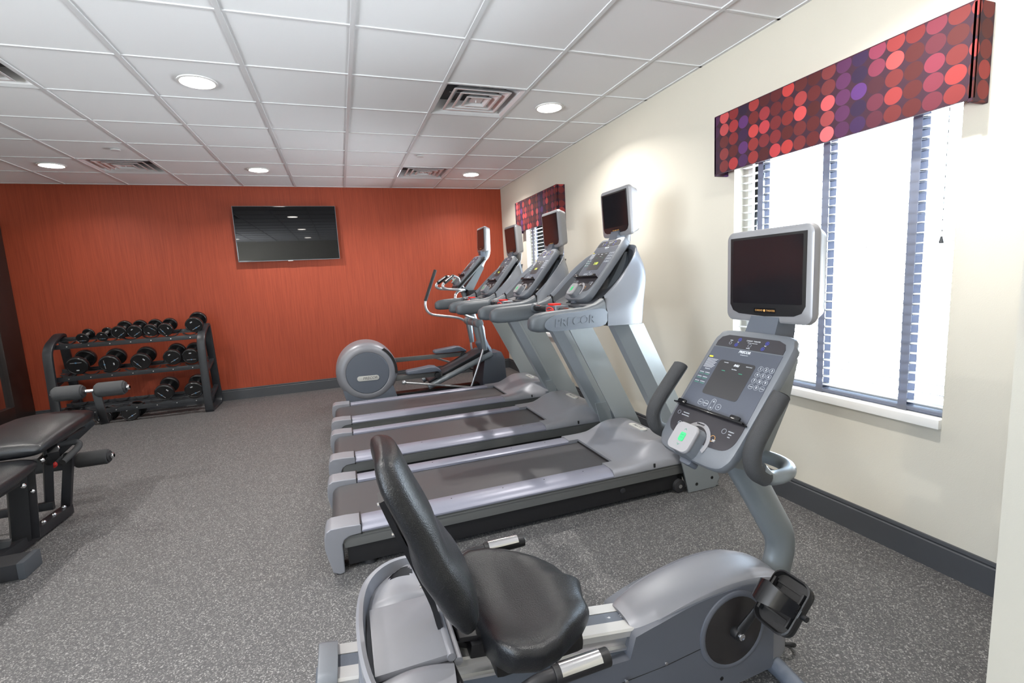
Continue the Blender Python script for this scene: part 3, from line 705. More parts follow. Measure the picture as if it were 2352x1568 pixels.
    # uprights
    def up_sec(X, z, s_, d=.185, w=.10):
        yi, yo = s_*.325, s_*(.325+w)
        return [(X, yi, z), (X+d, yi, z), (X+d, yo, z), (X+d*.46, yo, z), (X+.012, s_*(.325+w*.45), z)]
    for s_ in (-1, 1):
        m = MB(); m.loft([up_sec(2.16, .004, s_), up_sec(2.148, .03, s_), up_sec(1.605, 1.12, s_)], cap=True); u_ = m.build('upright', M['upright'], t, sharp=20)
        m = MB(); m.prism([(2.02, .004), (2.23, .004), (2.26, .06), (2.13, .36), (1.93, .36)], s_*.426, s_*.436, 'y'); bp = m.build('foot_plate', M['upright'], t)
        m = MB()
        for X, z in ((2.10, .24), (2.20, .07), (2.08, .05)): m.cyl((X, s_*.43, z), (X, s_*.438, z), .010, 12)
        m.build('plate_holes', M['black'], bp)['kind'] = 'stuff'
        m = MB(); m.cyl((1.985, s_*.36, .045), (1.985, s_*.425, .045), .042, 24, bev=.006); wh = m.build('transport_wheel', M['rubber'], t)
        m = MB(); m.cyl((1.985, s_*.42, .045), (1.985, s_*.429, .045), .013, 12); m.build('wheel_bolt', M['chrome'], wh)
        m = MB(); m.cyl((1.60, s_*.395, .10), (1.60, s_*.408, .10), .017, 14, bev=.003); m.build('frame_bolt', M['rubber'], t)
    for s_ in (-1, 1): m = MB(); m.cyl((.2, s_*.36, .0), (.2, s_*.36, .06), .03, 14); m.build('rear_foot', M['rubber'], t)
    # arms
    for s_ in (-1, 1):
        m = MB(); m.loft([[(p[0], p[1], p[2]) for p in q] for q in arm_sections(s_)]); a_ = m.build('handrail_arm', M['arm'], t)
        m = MB(); pp = cat([(1.478, 0, 1.112), (1.478, 0, 1.20), (1.30, 0, 1.196), (1.20, 0, 1.190), (1.145, 0, 1.165), (1.13, 0, 1.135), (1.145, 0, 1.112), (1.19, 0, 1.100), (1.32, 0, 1.102)], 4, True)
        m.prism([(p.x, p.z) for p in pp], s_*.418, s_*.4325, 'y', bev=.003); m.build('arm_panel', M['arm2'], a_)
        F = frame((1, 0, .03), (0, 0, 1), (1.30, -.4325, 1.146)) if s_ < 0 else frame((-1, 0, 0), (0, 0, 1), (1.30, .4325, 1.146))
        m = MB(); m.text('PRECOR', .062, F @ Matrix.Translation((0, 0, -.002)), ext=.0022, shear=.12, bold=.0006); m.build('embossed_lettering', M['arm2'], a_, smooth=False)
        m = MB(); m.box(1.484, 1.492, min(s_*.342, s_*.425), max(s_*.342, s_*.425), 1.105, 1.258); m.build('arm_joint', M['black'], a_)
    # cowl: a band that sweeps up from both arms and closes behind the console, with a bowl inside it
    ST = [((1.494, .430, 1.104), (1.494, .432, 1.18), (1.494, .395, 1.268), (1.500, .335, 1.215)),
          ((1.56, .430, 1.102), (1.56, .432, 1.21), (1.545, .397, 1.315), (1.56, .315, 1.240)),
          ((1.64, .428, 1.100), (1.645, .430, 1.26), (1.605, .392, 1.375), (1.62, .300, 1.280)),
          ((1.705, .415, 1.100), (1.71, .420, 1.32), (1.680, .365, 1.452), (1.70, .275, 1.335)),
          ((1.740, .375, 1.100), (1.765, .380, 1.38), (1.748, .312, 1.517), (1.75, .240, 1.39)),
          ((1.755, .290, 1.100), (1.81, .290, 1.40), (1.800, .222, 1.552), (1.79, .175, 1.44)),
          ((1.765, .15, 1.100), (1.835, .15, 1.40), (1.832, .115, 1.566), (1.815, .09, 1.47))]
    full = [[Vector((p[0], -p[1], p[2])) for p in q] for q in ST]+[[Vector((q0[0], 0, q0[2])) for q0 in ((1.768, 0, 1.10), (1.84, 0, 1.38), (1.855, 0, 1.566), (1.83, 0, 1.47))]]+[[Vector(p) for p in q] for q in ST[::-1]]
    cols = [cat([q[k] for q in full], 5) for k in range(4)]
    rows = []
    for i in range(len(cols[0])):
        B_, O_, C_, I_ = (cols[k][i] for k in range(4))
        out_ = (C_-I_); out_.z = 0; out_.normalize()
        rows.append(cat([B_, (B_+O_)/2+out_*.003, O_, C_+out_*.012-Vector((0, 0, .022)), C_+Vector((0, 0, .0)), C_-out_*.022-Vector((0, 0, .006)), C_-out_*.034-Vector((0, 0, .022))], 3))
    m = MB(); m.loft(rows, cap=False, closed=False)
    m.loft([[r[0] for r in rows], [Vector((r[0].x, 0, r[0].z)) for r in rows]], cap=False, closed=False)
    cowl = m.build('console_cowl', M['cowl'], t, sharp=60)
    half = len(cols[3])//2
    def bowl(u, v):
        i = u*(half-1); k = int(min(i, half-2)); f = i-k; P = cols[3][k].lerp(cols[3][k+1], f)
        Q = rows[k][-1].lerp(rows[k+1][-1], f)
        if v < .15 or v > .85:
            q = (v if v < .15 else 1-v)/.15; X_ = Q.lerp(P, q); X_ = X_+Vector((0, 0, -.016*math.sin(math.pi*q)))
            return (X_.x, X_.y if v < .15 else -X_.y, X_.z)
        v = (v-.15)/.7
        y = P.y*(1-2*v); sag = 4*v*(1-v)
        return (P.x+.012*sag-.05*sag*max(0, 1-u*4), y, P.z-.004*sag)
    m = MB(); m.grid(bowl, 28, 40); m.build('storage_bowl', M['slate_d'], cowl, sharp=80)
    m = MB(); fr = [Vector(bowl(0, .15+.7*v/20)) for v in range(21)]
    m.loft([fr, [p+Vector((-.004, 0, -.02)) for p in fr], [p+Vector((.004, 0, -.055-.03*abs(p.y)/.33)) for p in fr], [p+Vector((.10, 0, -.075-.02*abs(p.y)/.33)) for p in fr]], cap=False, closed=False)
    m.build('cowl_lip', M['arm'], cowl, sharp=80)
    # cross bar, heart-rate grips and stop clip
    m = MB(); m.cyl((1.365, -.34, 1.185), (1.365, .34, 1.185), .017, 16); cb = m.build('cross_bar', M['black'], t)
    for s_ in (-1, 1):
        m = MB(); m.cyl((1.365, s_*.12, 1.185), (1.365, s_*.325, 1.185), .021, 18, bev=.004); m.build('grip', M['black'], cb)
        m = MB(); m.box(1.338, 1.368, min(s_*.19, s_*.27), max(s_*.19, s_*.27), 1.197, 1.209, bev=.004); m.build('pulse_sensor', M['chrome'], cb)
        m = MB(); m.cyl((1.365, s_*.325, 1.180), (1.365, s_*.345, 1.180), .028, 18, r2=.04); m.build('grip_socket', M['arm'], cb)
    m = MB(); m.box(1.335, 1.42, -.085, .085, 1.165, 1.215, bev=.012, bseg=3); st_ = m.build('stop_block', M['grey'], t)
    m = MB(); m.box(1.335, 1.39, -.04, .04, 1.214, 1.226, bev=.004); m.build('stop_switch', M['red'], st_)
    m = MB(); pts = [(1.325, -.02+.055*math.cos(a*.5), 1.185+.016*math.sin(a*.5)+.002*(a % 3)) for a in range(0, 60)]
    m.tube(pts, .0028, 6); m.tube([(1.33, -.09, 1.18), (1.32, -.05, 1.19), (1.33, .02, 1.18)], .004, 6); m.build('safety_cord', M['red'], st_)
    # console neck, console and screen
    m = MB(); m.loft([[(1.62, -.10, 1.22), (1.62, .10, 1.22), (1.80, .11, 1.22), (1.80, -.11, 1.22)], [(1.72, -.12, 1.40), (1.72, .12, 1.40), (1.84, .12, 1.42), (1.84, -.12, 1.42)], [(1.79, -.11, 1.52), (1.79, .11, 1.52), (1.87, .11, 1.53), (1.87, -.11, 1.53)]]); m.build('console_neck', M['arm'], t)
    F, L = console(t, (1.515, 1.245), (1.825, 1.618), 0, 'tread')
    m = MB(); m.text('1:00', .03, F @ Matrix.Translation((-.005, .278, .0016)), ext=.0004, bold=.0003); m.build('led_digits', M['led'], t, smooth=False)
    m = MB(); m.loft([[(1.80, -.05, 1.57), (1.80, .05, 1.57), (1.87, .05, 1.57), (1.87, -.05, 1.57)], [(1.835, -.045, 1.66), (1.835, .045, 1.66), (1.885, .045, 1.66), (1.885, -.045, 1.66)]]); m.build('screen_neck', M['slate'], t)
    m = MB(); m.tube(cat([(1.88, 0, 1.50), (1.915, 0, 1.60), (1.92, 0, 1.70), (1.92, 0, 1.80)], 4), .035, 16, ry=.02); m.build('screen_post', M['lightgrey'], t)
    screen_unit(t, 1.845, 0, 1.625, tilt=-3)
    # final proportions: the machine is 0.74 m across its deck and 2.3 m long
    def fit(o, fx, fy, fz, dz=0, ox=.18):
        for v in o.data.vertices: v.co = Vector((ox+(v.co.x-ox)*fx, v.co.y*fy, v.co.z*fz+dz))
        for ch in o.children: fit(ch, fx, fy, fz, dz, ox)
    for o in t.children:
        n_ = o.name.split('.')[0]
        if n_ in ('console', 'screen_neck', 'screen_post', 'screen_housing', 'led_digits'): fit(o, 1, 1, 1); [setattr(v, 'co', v.co) for v in o.data.vertices]; shift(o, .046, .006)
        elif n_ in ('base_frame', 'side_extrusion', 'side_rail', 'end_cap', 'running_belt', 'motor_hood', 'frame_bolt'): fit(o, 1.055, .862, .922)
        elif n_ in ('transport_wheel', 'rear_foot'): fit(o, 1.0, .862, 1); shift(o, .10 if n_ != 'rear_foot' else 0, 0)
        elif n_ == 'upright': fit(o, 1, .90, .985); shift(o, .03, 0)
        elif n_ == 'foot_plate': fit(o, 1, .90, 1); shift(o, .11, 0)
        else: fit(o, 1.055, .93, 1, .006); shift(o, .006, 0)
    return t
def shift(o, dx, dz):
    for v in o.data.vertices: v.co.x += dx; v.co.z += dz
    for ch in o.children: shift(ch, dx, dz)
M['cowl'] = mat('cowl_grey_plastic', srgb(100, 104, 111), .32, metal=.15, bump=.12, bscale=700)
M['arm2'] = mat('arm_panel_grey', srgb(84, 90, 98), .42, metal=.15, bump=.3, bscale=500)
M['slate_d'] = mat('pocket_dark', srgb(52, 54, 59), .5, bump=.3, bscale=500)
TM = make_treadmill()
tl = [(-3.69, 'grey treadmill nearest the recumbent bike, its whole running deck in view'),
      (-2.69, 'grey treadmill in the middle of the row of three'),
      (-1.69, 'grey treadmill farthest along the row, next to the elliptical trainer')]
for i, (y, lab) in enumerate(tl):
    o = TM if i == 0 else copy_tree(TM)
    o.location = (.85, y, 0); tag(o, lab, 'treadmill', 'row of treadmills facing the window wall')
# ================================================================ RECUMBENT BIKE (root at (1.65, -5.225), local = world - root)
BX, BY = 1.65, -5.225
bk = thing('recumbent_bike', 'large grey and black recumbent exercise bike filling the foreground', 'exercise bike', (BX, BY, 0))
L = lambda x, y, z: (x-BX, y-BY, z)
def W2(pts): return [Vector((p[0]-BX, p[1], p[2])) for p in pts]      # (world x, local y, z)
# slanted seat rail
a, b = Vector((.935-BX, 0, .462)), Vector((1.88-BX, 0, .315)); dr = (b-a).normalized()
Fr = frame(dr, (0, 1, 0), a)          # u along rail, v across, n up
Lr = (b-a).length
m = MB(); m.prism([(-.064, -.002), (-.06, .004), (-.022, .004), (-.022, .000), (.022, .000), (.022, .004), (.06, .004), (.064, -.002), (.064, -.020), (-.064, -.020)], 0, Lr, 'x', Fr)
rail = m.build('seat_rail', M['alu'], bk, sharp=25)
m = MB(); m.box(0, Lr, -.021, .021, -.001, .0022, Mx=Fr); m.build('rail_scale', M['slate'], rail)
m = MB()
for i, c in enumerate('12 11 10 9'.split()): m.text(c, .016, Fr @ Matrix.Translation((.93-.045*i, 0, .0024)) @ Matrix.Rotation(R(-90), 4, 'Z'), ext=.0003)
m.build('rail_numbers', M['ink'], rail, smooth=False)
m = MB(); m.box(0, Lr, -.052, .052, -.055, -.02, Mx=Fr, bev=.003); m.box(0.0, Lr, -.064, .064, -.062, -.054, Mx=Fr); m.build('rail_beam', M['steel'], rail)
m = MB(); m.box(.01, Lr, -.055, .055, -.12, -.062, Mx=Fr, bev=.01); m.build('lower_beam', M['slate'], bk)
m = MB(); m.cyl(Fr @ Vector((.86, -.058, -.036)), Fr @ Vector((.86, -.075, -.036)), .016, 16, bev=.003); m.cyl(Fr @ Vector((.86, -.07, -.036)), Fr @ Vector((.86, -.079, -.036)), .008, 8); m.build('rail_stop', M['blacksatin'], rail)
# rear end cap, leg and foot bar
m = MB(); m.prism(rrect(.15, .15, .03, 4, 0, -.055), -.045, .002, 'x', Fr, bev=.006); m.build('rail_end_cap', M['grey'], bk)
m = MB(); m.loft([[L(.88, BY-.055, .03), L(.88, BY+.055, .03), L(.98, BY+.055, .03), L(.98, BY-.055, .03)], [L(.88, BY-.055, .42), L(.88, BY+.055, .42), L(.99, BY+.055, .40), L(.99, BY-.055, .40)]]); m.build('rear_leg', M['slate'], bk)
m = MB(); m.tube([L(.93, BY-.30, .035), L(.93, BY-.1, .04), L(.93, BY+.1, .04), L(.93, BY+.30, .035)], .034, 14); m.build('rear_stabilizer', M['grey'], bk)
# body shroud
def shroud_sec(x, z0, zt, w, zs):   # one cross-section: x (world), bottom, top, half width, height where side turns to crown
    h = zt-zs
    q = [(w, z0), (w, z0+(zs-z0)*.5), (w*.995, zs), (w*.93, zs+h*.42), (w*.74, zs+h*.76), (w*.42, zs+h*.95), (0, zt), (-w*.42, zs+h*.95), (-w*.74, zs+h*.76), (-w*.93, zs+h*.42), (-w*.995, zs), (-w, z0+(zs-z0)*.5), (-w, z0)]
    q = [(p[0], p[1]) for p in q]
    c = [(v.y, v.z) for v in cat([(0, p[0], p[1]) for p in q], 4)]
    return [(x-BX, y, z) for y, z in c]
S = [(1.765, .06, .346, .072, .300), (1.80, .05, .362, .080, .318), (1.87, .045, .382, .087, .345), (1.97, .04, .401, .091, .370), (2.08, .04, .412, .093, .384), (2.19, .04, .411, .093, .382), (2.28, .045, .395, .088, .362), (2.35, .05, .362, .076, .32), (2.39, .07, .315, .06, .25), (2.405, .09, .27, .04, .20)]
secs = []
for i in range(len(S)-1):
    n = 5
    for k in range(n):
        a_, b_, c_, d_ = S[max(0, i-1)], S[i], S[i+1], S[min(len(S)-1, i+2)]; u = k/n
        secs.append(shroud_sec(*[.5*((2*b_[j])+(c_[j]-a_[j])*u+(2*a_[j]-5*b_[j]+4*c_[j]-d_[j])*u*u+(-a_[j]+3*b_[j]-3*c_[j]+d_[j])*u**3) for j in range(5)]))
secs.append(shroud_sec(*S[-1]))
m = MB(); m.loft(secs); sh = m.build('drive_shroud', M['silver'], bk, sharp=55)
# darker side panels below the crown line
for s_ in (-1, 1):
    def sp(u, v):
        x = 1.50+u*.80; e = min(1, max(0, (x-1.745)/.33)); z_t = .235+.150*math.sin(min(1, max(0, (x-1.50)/.60))*math.pi/2)+(-.04*max(0, (x-2.14)/.16)**2)
        if x < 1.76: z_t = .262
        z = .045+(z_t-.045)*v; w = .072+.0245*min(1, (x-1.5)/.35)
        if x > 2.2: w -= .10*(x-2.2)**1.3
        return (x-BX, s_*(w), z)
    m = MB(); m.grid(sp, 40, 14); b2 = m.bm; b2.normal_update()
    rr = bmesh.ops.extrude_edge_only(b2, edges=[e for e in b2.edges if len(e.link_faces) == 1])
    for g in rr['geom']:
        if isinstance(g, bmesh.types.BMVert): g.co.y = s_*.05
    bmesh.ops.recalc_face_normals(b2, faces=b2.faces)
    side = m.build('side_panel', M['bike_side'] if 'bike_side' in M else M['slate'], bk, sharp=60)
    Fd = frame((1, 0, 0), (0, 0, 1), (2.12-BX, -.0975, .245)) if s_ < 0 else frame((-1, 0, 0), (0, 0, 1), (2.12-BX, .0975, .245))
    m = MB(); m.lathe([(.134, -.004), (.132, .003), (.126, .006), (.118, .006), (.114, .003)], 40, Fd); m.build('disc_rim', M['bike_side'], side)
    m = MB(); m.lathe([(.001, .006), (.05, .006), (.112, .005), (.116, .003)], 40, Fd); m.build('crank_disc', M['disc_black'], side)
    m = MB()
    for x, z in ((1.72, .205), (1.86, .216)): m.cyl((x-BX, s_*.090, z), (x-BX, s_*.101, z), .0055, 10, bev=.0015)
    m.build('panel_screws', M['chrome'], side)['kind'] = 'stuff'
    m = MB(); m.tube([(1.55-BX, s_*.0765, .175), (1.72-BX, s_*.0880, .195), (1.86-BX, s_*.0970, .207), (2.0-BX, s_*.0970, .220)], .0012, 6); m.build('panel_seam', M['black'], side)
    m = MB(); m.cyl((2.075-BX, s_*.095, .085), (2.075-BX, s_*.0978, .085), .007, 12); m.build('panel_hole', M['black'], side)
# front foot
m = MB(); m.tube([L(2.30, BY-.27, .03), L(2.32, BY-.1, .035), L(2.32, BY+.1, .035), L(2.30, BY+.27, .03)], .03, 14); m.build('front_stabilizer', M['slate'], bk)
m = MB(); m.box(1.50-BX, 2.36-BX, -.06, .06, .035, .075, bev=.008); m.build('floor_beam', M['slate'], bk)
# power cord
m = MB(); m.tube(cat([L(2.36, BY-.03, .06), L(2.44, BY-.05, .05), L(2.47, BY-.02, .012), L(2.44, BY+.03, .008), L(2.40, BY+.06, .03)], 5), .006, 8); m.box(2.40-BX, 2.44-BX, -.03, .01, .075, .11, bev=.004); m.build('power_cord', M['black'], bk)
# cranks and pedals
def crank(s_, ang):
    c = Vector((2.12-BX, s_*.100, .245)); d = Vector((math.cos(ang), 0, math.sin(ang))); e = c+d*.165+Vector((0, s_*.05, 0))
    m = MB(); m.cyl(c+Vector((0, -s_*.01, 0)), c+Vector((0, s_*.028, 0)), .020, 16, bev=.004)
    p0, p1 = c+Vector((0, s_*.022, 0)), e
    m.tube([p0-d*.01, p0+d*.02, p0.lerp(p1, .5), p1-d*.01, p1+d*.012], [.012, .019, .015, .013, .008], 10, ry=.010, upv=(0, 1, 0)); cr = m.build('crank_arm', M['black'], bk)
    m = MB(); m.cyl(c+Vector((0, s_*.024, 0)), c+Vector((0, s_*.036, 0)), .0115, 14, bev=.002); m.build('crank_bolt', M['chrome'], cr)
    # pedal platform, tilted so its tread faces the rider
    o = e+Vector((0, s_*.06, 0)); n = Vector((-.76, 0, .65)).normalized(); uu = Vector((0, 1, 0)); vv = n.cross(uu)
    Fp = frame(uu, vv, o); Fp = Fp @ Matrix.Rotation(0, 4, 'Z')
    m = MB(); m.prism(rrect(.118, .165, .030, 5), -.014, .006, 'z', Fp, bev=.005); m.loft([[Fp @ Vector((p_[0]*q_, p_[1]*q_, z_)) for p_ in rrect(.118, .165, .030, 5)] for q_, z_ in ((.99, .0), (1.04, .020), (.98, .022), (.92, .006))], cap=False); m.box(-.052, -.044, -.055, .055, .008, .026, Mx=Fp, bev=.003); m.box(.044, .052, -.055, .055, .008, .026, Mx=Fp, bev=.003)
    for k in range(5): m.box(-.042, .042, -.052+.022*k, -.046+.022*k, .009, .014, Mx=Fp)
    m.cyl(Fp @ Vector((-.075, 0, 0)), Fp @ Vector((.05, 0, 0)), .009, 10)
    m.cyl(Fp @ Vector((.05, -.062, -.012)), Fp @ Vector((.05, -.062, .0)), .014, 10); pd_ = m.build('pedal', M['black'], cr)
    arc = []
    for k in range(15):
        a2 = math.pi*k/14; arc.append((-.056*math.cos(a2), .028*math.sin(a2)*.2, .008+.100*math.sin(a2)**.75))
    m = MB(); m.loft([[Fp @ Vector((x, y-.036+.012*abs(x)/.05, z)), Fp @ Vector((x, y+.034-.012*abs(x)/.05, z)), Fp @ Vector((x*1.05, y+.034-.012*abs(x)/.05, z+.004)), Fp @ Vector((x*1.05, y-.036+.012*abs(x)/.05, z+.004))] for x, y, z in arc]); m.build('pedal_strap', M['gloss'], pd_)
    m = MB()
    for k in range(5):
        x, y, z = arc[2+k//2]; m.box(-.0015, .0015, -.012, .012, 0, .001, Mx=Fp @ Matrix.Translation((-.060+.0035*k, 0, .018+.0065*k)))
    m.build('strap_notches', M['ink2'], pd_)['kind'] = 'stuff'
crank(-1, R(59)); crank(1, R(239))
# console column
pts = [(2.375, 0, .20), (2.405, 0, .32), (2.425, 0, .40), (2.415, 0, .46), (2.375, 0, .53), (2.30, 0, .655), (2.225, 0, .775), (2.18, 0, .86)]
m = MB(); m.tube(cat(W2(pts), 5), .056, 24, ry=.040, upv=(0, 1, 0)); m.build('console_column', M['silver_mid'], bk)
# bullhorn handlebars
for s_ in (-1, 1):
    m = MB(); pts = [(2.22, 0, .80), (2.255, s_*.10, .80), (2.25, s_*.17, .797), (2.20, s_*.205, .795), (2.14, s_*.205, .798), (2.105, s_*.203, .83)]
    m.tube(cat(W2(pts), 6), .021, 16); hb = m.build('handlebar', M['silver_mid'], bk)
    m = MB(); pts = [(2.125, s_*.204, .800), (2.09, s_*.203, .825), (2.078, s_*.202, .865), (2.090, s_*.200, .905), (2.135, s_*.197, .965), (2.185, s_*.195, 1.025), (2.190, s_*.195, 1.031)]
    if s_ > 0: pts = [(x-.05, y-.02, z+.035) for x, y, z in pts]
    P = cat(W2(pts), 6); m.tube(P, [.0250]*(len(P)-3)+[.0235, .019, .009], 18); m.build('foam_grip', M['foam'], hb)
# console
F, LL = console(bk, (2.015-BX, .812), (2.302-BX, 1.186), 0, 'bike', W=.325)
m = MB(); m.loft([[(2.10-BX, -.10, .80), (2.10-BX, .10, .80), (2.24-BX, .08, .74), (2.24-BX, -.08, .74)], [(2.24-BX, -.12, 1.0), (2.24-BX, .12, 1.0), (2.33-BX, .10, .96), (2.33-BX, -.10, .96)], [(2.32-BX, -.11, 1.13), (2.32-BX, .11, 1.13), (2.38-BX, .09, 1.10), (2.38-BX, -.09, 1.10)]]); m.build('console_back', M['silver_mid'], bk, sharp=50)
m = MB(); m.loft([[(2.30-BX, -.062, 1.15), (2.30-BX, .062, 1.15), (2.39-BX, .062, 1.14), (2.39-BX, -.062, 1.14)], [(2.335-BX, -.055, 1.235), (2.335-BX, .055, 1.235), (2.41-BX, .055, 1.235), (2.41-BX, -.055, 1.235)]]); m.build('screen_neck', M['slate'], bk)
screen_unit(bk, 2.335-BX, 0, 1.215, tilt=0, w=.335, h=.305)
# seat carriage and back bracket
m = MB(); m.box(.33, .56, -.075, .075, .006, .045, Mx=Fr, bev=.006); m.box(.30, .50, -.06, .06, .045, .06, Mx=Fr, bev=.004); car = m.build('seat_carriage', M['blacksatin'], bk)
pts = [(1.078, 0, .875), (1.106, 0, .79), (1.146, 0, .68), (1.182, 0, .57), (1.205, 0, .475), (1.26, 0, .425), (1.34, 0, .405), (1.43, 0, .40)]
m = MB(); C_ = cat(W2(pts), 5); secs = []
for i, p in enumerate(C_):
    tg = (C_[min(i+1, len(C_)-1)]-C_[max(0, i-1)]).normalized(); nn = Vector((tg.z, 0, -tg.x)); w_ = .032
    secs.append([p+Vector((0, w_, 0))+nn*.007, p+Vector((0, -w_, 0))+nn*.007, p+Vector((0, -w_, 0))-nn*.007, p+Vector((0, w_, 0))-nn*.007])
m.loft(secs); br = m.build('backrest_bracket', M['blacksatin'], bk)
m = MB()
for x, z in ((1.072, .865), (1.100, .78), (1.158, .62)): m.cyl((x-BX-.004, -.02, z), (x-BX+.004, -.02, z+.001), .005, 8)
m.build('bracket_bolts', M['chrome'], br)['kind'] = 'stuff'
# backrest cushion: axis curve, half width and thickness along it
def cushion(name, axis, hw, th, side, nrm_fn, n_out=28, crown=.3, pn=2.6):
    A = cat([Vector(p) for p in axis], 5); N = len(A); secs = []
    for i, p in enumerate(A):
        t_ = i/(N-1); f = lambda tab: (lambda j, k: tab[j]+(tab[min(j+1, len(tab)-1)]-tab[j])*k)(min(int(t_*(len(tab)-1)), len(tab)-2), t_*(len(tab)-1)-min(int(t_*(len(tab)-1)), len(tab)-2))
        tg = (A[min(i+1, N-1)]-A[max(0, i-1)]).normalized(); sd = Vector(side); nn = sd.cross(tg).normalized()
        w_, h_ = f(hw), f(th); e = 1-abs(2*t_-1)**9; e = max(e, .02)**.32; w_ *= (.82+.18*e); h_ *= e
        q = []
        for k in range(n_out):
            a2 = 2*math.pi*k/n_out; c, s2 = math.cos(a2), math.sin(a2)
            cx = math.copysign(abs(c)**(2/3.6), c); cz = math.copysign(abs(s2)**(2/pn), s2)
            q.append(p+sd*w_*cx+nn*h_*cz+nn*nrm_fn(t_, cx))
        secs.append(q)
    m = MB(); m.loft(secs); return m
axis = [(1.098-BX, 0, 1.010), (1.112-BX, 0, .945), (1.142-BX, 0, .87), (1.175-BX, 0, .79), (1.205-BX, 0, .715), (1.235-BX, 0, .64), (1.268-BX, 0, .565)]
m = cushion('b', axis, [.110, .145, .160, .170, .185, .19, .175], [.034, .038, .038, .042, .050, .050, .040], (0, 1, 0), lambda t_, cx: .014*cx*cx+.018*math.exp(-((t_-.62)/.12)**2)*(1-cx*cx))
m.build('back_cushion', M['leather'], bk, sharp=85)
# seat cushion
axis = [(1.300-BX, 0, .480), (1.335-BX, 0, .478), (1.40-BX, 0, .472), (1.46-BX, 0, .470), (1.52-BX, 0, .470), (1.575-BX, 0, .458), (1.605-BX, 0, .44)]
m = cushion('s', axis, [.19, .235, .245, .222, .175, .130, .095], [.050, .058, .060, .062, .066, .064, .050], (0, -1, 0), lambda t_, cx: .075*abs(cx)**2.2*(1-.55*t_)-.028-(.030*abs(cx)**3*max(0, t_-.55)/.45)+.072*math.exp(-(cx/.30)**2)*max(0, t_-.30)*(1.6-t_))
m.build('seat_cushion', M['leather'], bk, sharp=85)
m = MB(); m.box(1.31-BX, 1.56-BX, -.15, .15, .40, .455, bev=.02); m.build('seat_pan', M['black'], bk)
# side handles with pulse sensors
for s_ in (-1, 1):
    m = MB(); pts = [(1.20, s_*.05, .425), (1.215, s_*.19, .43), (1.24, s_*.262, .448), (1.30, s_*.282, .468), (1.37, s_*.283, .491), (1.43, s_*.283, .492)]
    m.tube(cat(W2(pts), 6), .0165, 14); hd = m.build('seat_handle', M['blacksatin'], bk)
    m = MB(); m.cyl((1.41-BX, s_*.283, .492), (1.555-BX, s_*.283, .493), .0215, 20, bev=.004); gp = m.build('handle_grip', M['black'], hd)
    m = MB(); p_ = [(.0228*math.cos(R(q)), .0228*math.sin(R(q))) for q in range(20, 161, 10)]+[(.019*math.cos(R(q)), .019*math.sin(R(q))) for q in range(160, 19, -10)]
    m.prism([(s_*.283+y, .493+z) for y, z in p_], 1.425-BX, 1.53-BX, 'x'); m.build('pulse_sensor', M['chrome'], gp)
    m = MB(); m.cyl((1.555-BX, s_*.283, .493), (1.560-BX, s_*.283, .493), .006, 8); m.build('grip_screw', M['chrome'], gp)
# tray behind the seat: floor, raised rim bulging rearwards, bottle hole at each end
ol = [(1.20, -.30), (1.13, -.31), (1.07, -.285), (1.025, -.225), (1.000, -.13), (.992, 0), (1.000, .13), (1.025, .225), (1.07, .285), (1.13, .31), (1.20, .30)]
OC = cat([(x-BX, y, 0) for x, y in ol], 5)
m = MB(); secs = []
for i, p in enumerate(OC):
    c0 = Vector((1.20-BX, p.y*.75, 0)); inw = (c0-p).normalized(); zt = .545-.02*abs(p.y)/.3; zb = .44+.02*abs(p.y)/.3
    q = [p+Vector((0, 0, zb)), p+Vector((0, 0, zt-.006))-inw*.004, p+Vector((0, 0, zt))+inw*.004, p+inw*.014+Vector((0, 0, zt-.004)), p+inw*.018+Vector((0, 0, zb+.012)), p+inw*.016+Vector((0, 0, zb))]
    secs.append(q)
m.loft(secs); tray = m.build('rear_tray_rim', M['silver'], bk, sharp=50)
def tf(u, v):
    y = -.30+.60*v; i = v*(len(OC)-1); k = int(min(i, len(OC)-2)); p = OC[k].lerp(OC[k+1], i-k)
    x0 = p.x+.012; x1 = 1.215-BX-.03*(abs(p.y)/.3)**2; yy = p.y*.97+(p.y*.0)
    z = .468+.018*math.sin(math.pi*u)*(1 if abs(yy) > .125 else 0)+(.012 if abs(yy) > .135 else 0)
    return (x0+(x1-x0)*u, yy+(-.0)*u, z)
m = MB(); m.grid(tf, 14, 60, keep=lambda u, v: not any(((u-.50)/.28)**2+((v-vc)/.055)**2 < 1 for vc in (.22, .78))); m.build('rear_tray', M['silver'], bk, sharp=60)
m = MB(); m.box(1.022-BX, 1.20-BX, -.125, .125, .476, .494, bev=.005); m.build('magazine_panel', M['silver'], tray)
m = MB(); m.tube([(1.205-BX, -.13, .487), (1.205-BX, .13, .487)], .011, 12); m.tube([(1.222-BX, -.13, .47), (1.222-BX, .13, .47)], .011, 12); m.build('tray_lip', M['silver'], bk)
m = MB(); m.box(.985-BX, 1.20-BX, -.10, .10, .40, .462, bev=.01); m.build('tray_support', M['slate'], bk)
